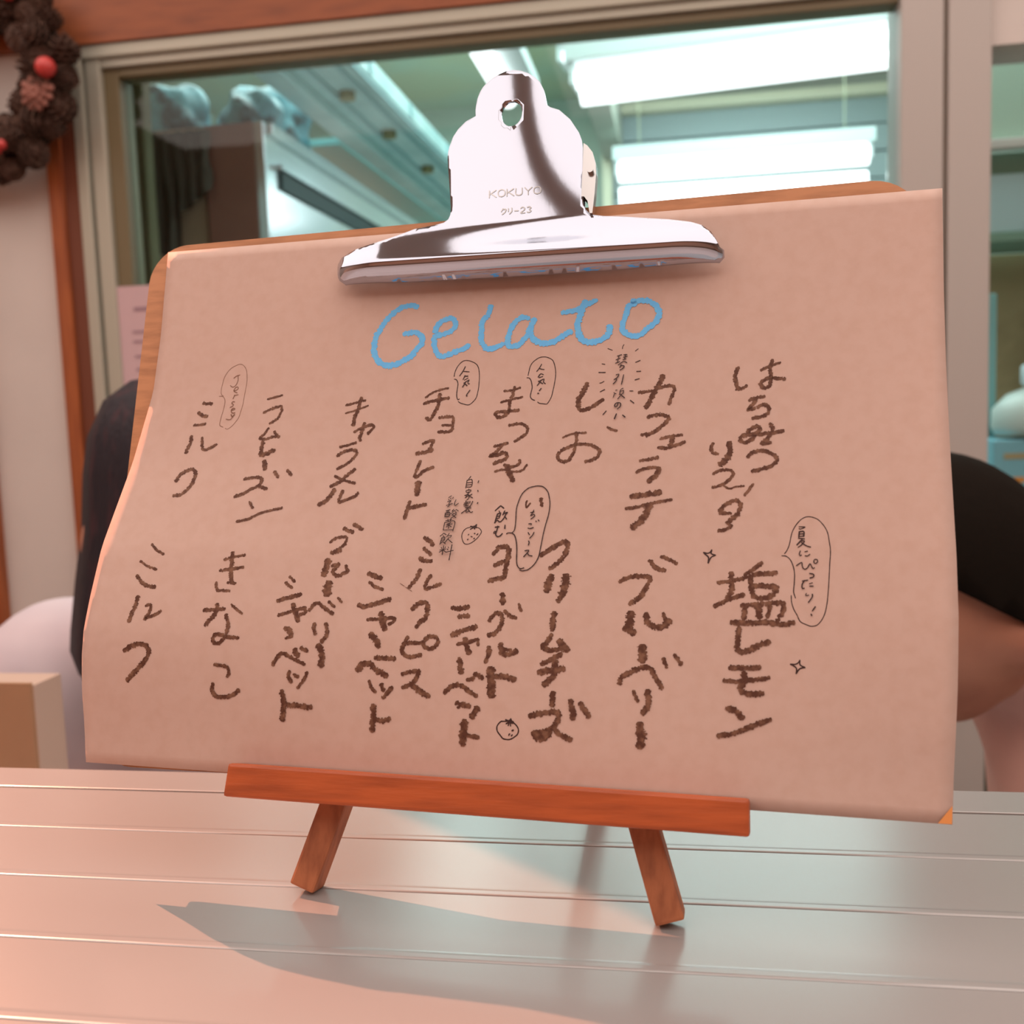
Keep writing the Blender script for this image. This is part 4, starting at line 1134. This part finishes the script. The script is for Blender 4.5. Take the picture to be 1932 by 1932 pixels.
# ---- pine cone wreath on the wall panel
wc = Vector((-1.09, 1.545, 1.822)); WR = .122
wreath = empty('pinecone_wreath', wc - Vector((0, 0, .165)), 'round wreath of brown pine cones with red berries hanging on the cream wall', 'wreath')
def cone_mesh(r):
    bm = bmesh.new(); add_ell(bm, (0, 0, 0), (r * .62, r * .62, r * .85), seg=8); k = 0
    for ring in range(6):
        z = -r * .8 + ring * r * .32; rr = r * (.75, .98, 1.0, .86, .62, .34)[ring]; m_ = (9, 11, 11, 9, 7, 5)[ring]
        for i in range(m_):
            a = 2 * pi * (i + .5 * (ring % 2)) / m_; ca, sa = cos(a), sin(a); wd = rr * .30
            p = [(.45 * rr, -wd * .6, z - .05 * r), (.45 * rr, wd * .6, z - .05 * r), (rr, wd, z + .20 * r), (rr * 1.08, 0, z + .34 * r), (rr, -wd, z + .20 * r)]
            lo = [bm.verts.new((x * ca - y * sa, x * sa + y * ca, zz)) for x, y, zz in p]
            hi = [bm.verts.new((x * ca - y * sa, x * sa + y * ca, zz + .09 * r)) for x, y, zz in p]
            bm.faces.new(lo[::-1]); bm.faces.new(hi)
            for j in range(5): bm.faces.new((lo[j], lo[(j + 1) % 5], hi[(j + 1) % 5], hi[j]))
    me = bpy.data.meshes.new('pine_cone'); bm.to_mesh(me); bm.free(); me.materials.append(CONE); return me
cm = [cone_mesh(.024), cone_mesh(.020)]
bm = bmesh.new()
for i in range(46):
    a = 2 * pi * i / 46; b = a + random.uniform(.2, .5); r0, r1 = WR + random.uniform(-.02, .02), WR + random.uniform(-.035, .035)
    add_cyl(bm, wc + Vector((r0 * cos(a), random.uniform(-.01, .03), r0 * sin(a))), wc + Vector((r1 * cos(b), random.uniform(-.02, .035), r1 * sin(b))), .0045, .002, 6)
ring = [wc + Vector((WR * cos(2 * pi * i / 40), .02, WR * sin(2 * pi * i / 40))) for i in range(41)]
for a, b in zip(ring, ring[1:]): add_cyl(bm, a, b, .016, None, 8, False)
from_bm('twig_ring', bm, TWIG, wreath)
for i in range(66):
    a = 2 * pi * i / 66 + random.uniform(-.06, .06); rr = WR + (-.026, .004, .028)[i % 3] + random.uniform(-.004, .004)
    o = bpy.data.objects.new('pine_cone', cm[i % 2]); C.objects.link(o); o.parent = wreath
    o.location = wc + Vector((rr * cos(a), -.012 - .014 * (i % 3 == 1) + random.uniform(-.006, .008), rr * sin(a))) - Vector(wreath.location)
    o.rotation_euler = (random.uniform(0, 6.28), random.uniform(0, 6.28), random.uniform(0, 6.28))
def at_w(x, z, dy): return Vector((x, 1.545 + dy, z))
o = ell('berry', at_w(-.952, 1.812, -.045), (.0155,) * 3, BERRY, wreath); o['label'] = 'large shiny red berry'
for x, z, r in ((-1.005, 1.925, .010), (-.994, 1.931, .009), (-1.047, 1.697, .009), (-1.036, 1.703, .008)): ell('berry', at_w(x, z, -.045), (r, r, r), BERRY, wreath)
bm = bmesh.new()
for ring_ in range(3):
    for i in range(7 + 2 * ring_):
        a = 2 * pi * i / (7 + 2 * ring_) + ring_ * .4; r = (.006 + .0085 * ring_) * random.uniform(.85, 1.1); add_ell(bm, (-.975 + r * cos(a), 1.502 + .003 * ring_, 1.778 + r * sin(a)), (random.uniform(.005, .0075), .005, random.uniform(.005, .0075)), seg=8)
from_bm('dried_flower', bm, CONE2, wreath, True)['label'] = 'pinkish brown dried flower'

# ---- the two people between the counter and the window
def hand(bm, w_, d, side, up=Vector((0, 0, 1))):
    """relaxed hand: palm, four bent fingers of unequal length and a thumb off the side of the palm"""
    d = d.normalized(); s = d.cross(up).normalized() * side; n_ = s.cross(d) * side
    R_ = Matrix((s, d, n_)).transposed()
    add_ell(bm, w_ + d * .045, (.040, .050, .016), R_, 16)
    for k, (o_, L) in enumerate(((-.028, .062), (-.009, .074), (.010, .068), (.028, .054))):
        a = w_ + d * .082 + s * o_; b = a + d * L * .5 - n_ * .008; c_ = b + d * L * .42 - n_ * .024
        add_limb(bm, a, .0088, b, .0080, 10); add_limb(bm, b, .0080, c_, .0066, 10)
    a = w_ + d * .028 - s * .036; b = a - s * .020 + d * .030 - n_ * .006; c_ = b + d * .028 - s * .004 - n_ * .010
    add_limb(bm, a, .0115, b, .0095, 10); add_limb(bm, b, .0095, c_, .0075, 10)
def figure(name, loc, label, H, face, sh, hip, knees, feet, elbows, hands, shirt, hd=(.078, .098, .118), shw=.155, nf=.35, ear=(.066, .008)):
    """H head centre, face = direction of the face, sh/hip centres; one continuous skin with clothes as children"""
    t = empty(name, loc, label, 'person')
    f = Vector(face).normalized(); side = f.cross(Vector((0, 0, 1))).normalized(); upv = side.cross(f)
    R_ = Matrix((side, f, upv)).transposed(); H = Vector(H); sh, hip = Vector(sh), Vector(hip)
    bm = bmesh.new()
    add_ell(bm, H, hd, R_, 32); add_ell(bm, H + f * .030 - upv * .055, (.050, .055, .055), R_, 20)      # skull, jaw
    add_ell(bm, H + f * .098 - upv * .012, (.012, .018, .022), R_, 12)                                  # nose
    add_ell(bm, H + f * .088 - upv * .052, (.022, .010, .006), R_, 12); add_ell(bm, H + f * .086 - upv * .062, (.020, .010, .006), R_, 12)   # lips
    add_ell(bm, H + f * .085 + upv * .028, (.050, .012, .008), R_, 12)                                  # brow
    for k in (-1, 1): add_ell(bm, H + f * (hd[1] * .83) + side * .030 * k + upv * .017, (.0155, .0120, .0075), R_, 12)     # lowered eyelids
    for k in (-1, 1): add_ell(bm, H + side * ear[0] * k - upv * ear[1] - f * .006, (.011, .020, .032), R_, 14)       # ears
    add_limb(bm, H - upv * .07 - f * .025, .052, sh + Vector((0, 0, .03)), .058); nk = sh + (H - sh) * nf
    ax = Vector(hands[1]) - Vector(hands[0]); across = (Vector(elbows[1]) - Vector(elbows[0])); across.z = 0; across = across.normalized()
    bm_s = bmesh.new()
    def both(p, a, q_, b, grow=.010):
        add_limb(bm, p, a, q_, b); add_limb(bm_s, p, a + grow, q_, b + grow)
    add_limb(bm_s, sh, .085, nk, .070)
    sL, sR = sh - across * shw, sh + across * .155
    both(sL, .050, sR, .050); both(sh - across * .07, .085, hip - across * .05, .090); both(sh + across * .07, .085, hip + across * .05, .090)
    for s_, e_, h_ in ((sL, Vector(elbows[0]), Vector(hands[0])), (sR, Vector(elbows[1]), Vector(hands[1]))):
        both(s_, .046, e_, .038); add_limb(bm, e_, .036, h_, .025); add_limb(bm_s, e_, .047, e_ + (h_ - e_) * .75, .038)
        hand(bm, h_, (h_ - e_) , 1 if s_ is sL else -1)
    bm_t = bmesh.new()
    for k, (kn, ft) in enumerate(zip(knees, feet)):
        kn, ft = Vector(kn), Vector(ft); hp = hip + across * (.085 if k else -.085)
        add_limb(bm, hp, .085, kn, .055); add_limb(bm, kn, .053, ft + Vector((0, 0, .06)), .035)
        add_ell(bm, ft + Vector((0, -.05, .032)), (.042, .12, .032), seg=16)
        add_limb(bm_t, hp, .096, kn, .068); add_limb(bm_t, kn, .067, ft + Vector((0, 0, .09)), .055)
    fused('body', bm, .0075, SKIN, t); fused('shirt', bm_s, .009, shirt, t, 8); fused('trousers', bm_t, .012, TROUSER, t)
    for k in (-1, 1):
        ec_ = H + f * (hd[1] * .80) + side * .030 * k + upv * .008
        ey = ell('eye', ec_, (.0115, .0100, .0085), mat('eye_white', (.62, .56, .52), .3), t, R_, 14)
        ell('iris', ec_ + f * .0085 - upv * .003, (.0048, .0022, .0048), mat('iris_dark', (.02, .012, .008), .2), ey, R_, 10)
    return t, H, f, side, upv, R_
# left: bob haircut, white shirt, leaning over the work shelf, face turned away to the right
t, H, f, s_, u_, R_ = figure('person', (-.62, 1.05, -.15), 'person with a dark bob haircut in a white shirt, head bowed, left of the sign',
    (-.475, .93, 1.155), (.62, .55, -.42), (-.60, 1.03, .985), (-.60, 1.12, .62), ((-.66, 1.06, .30), (-.50, 1.07, .30)), ((-.67, 1.14, -.15), (-.50, 1.12, -.15)),
    ((-.82, .95, .90), (-.40, 1.14, .84)), ((-.63, .93, .86), (-.34, .96, .86)), SHIRT)
bm = bmesh.new()
prof = [(.004, .150), (.030, .146), (.055, .128), (.071, .095), (.0775, .060), (.082, .010), (.091, -.040), (.098, -.085), (.100, -.105), (.094, -.128), (.078, -.146), (.048, -.153), (.03, -.12)]
lathe(bm, prof, (-.483, .915, 1.158), 1.0, 1.02, 48)
for v in bm.verts:
    a = math.atan2(v.co.y - .915, v.co.x + .483); k_ = 1 + .014 * sin(11 * a) + .008 * sin(23 * a)
    v.co.x = -.483 + (v.co.x + .483) * k_; v.co.y = .915 + (v.co.y - .915) * k_
from_bm('hair', bm, HAIRL, t, True)['label'] = 'dark navy-brown bob cut'
# right: short black hair, pink shirt, face bent down to the left behind the sign
t, H, f, s_, u_, R_ = figure('person', (.36, 1.02, -.15), 'person with short black hair in a pink shirt, bent down, right of the sign',
    (.212, .905, 1.100), (-.80, -.25, -.62), (.435, .985, .985), (.48, 1.10, .60), ((.44, 1.04, .24), (.56, 1.06, .24)), ((.44, 1.06, -.15), (.56, 1.08, -.15)),
    ((.345, .91, .80), (.70, .93, .80)), ((.345, .93, .58), (.66, .90, .60)), PINK, (.076, .096, .112), .12, .62, (.074, .045))
bm = bmesh.new(); add_ell(bm, (.212, .905, 1.100), (.088, .110, .122), R_, 40)
pl = Vector((.46, .10, .88)).normalized()
bmesh.ops.bisect_plane(bm, geom=list(bm.verts) + list(bm.edges) + list(bm.faces), plane_co=(.245, .86, 1.090), plane_no=pl, clear_inner=True)
bmesh.ops.holes_fill(bm, edges=[e for e in bm.edges if e.is_boundary], sides=0)
from_bm('hair', bm, HAIRR, t, True)['label'] = 'short black hair'
# ---- work shelf behind the counter and the carton standing on it
t = empty('work_shelf', (-.1, .66, -.15), 'low white work shelf behind the counter', 'shelf')
box('shelf_top', -1.1, .95, .56, .775, .83, .85, BLUEWHITE, t, .003)
for x in (-1.08, -.1, .90): box('shelf_leg', x, x + .03, .60, .74, -.15, .83, BLUEWHITE, t)
t = empty('cardboard_carton', (-.68, .74, .85), 'flat tan carton standing upright at the left edge, beside the white shirt', 'carton')
box('carton_front', -.86, -.5125, .720, .7235, .8505, 1.062, CARTON, t); box('carton_body', -.86, -.5115, .7236, .760, .8505, 1.060, CARTONLIT, t, .001)
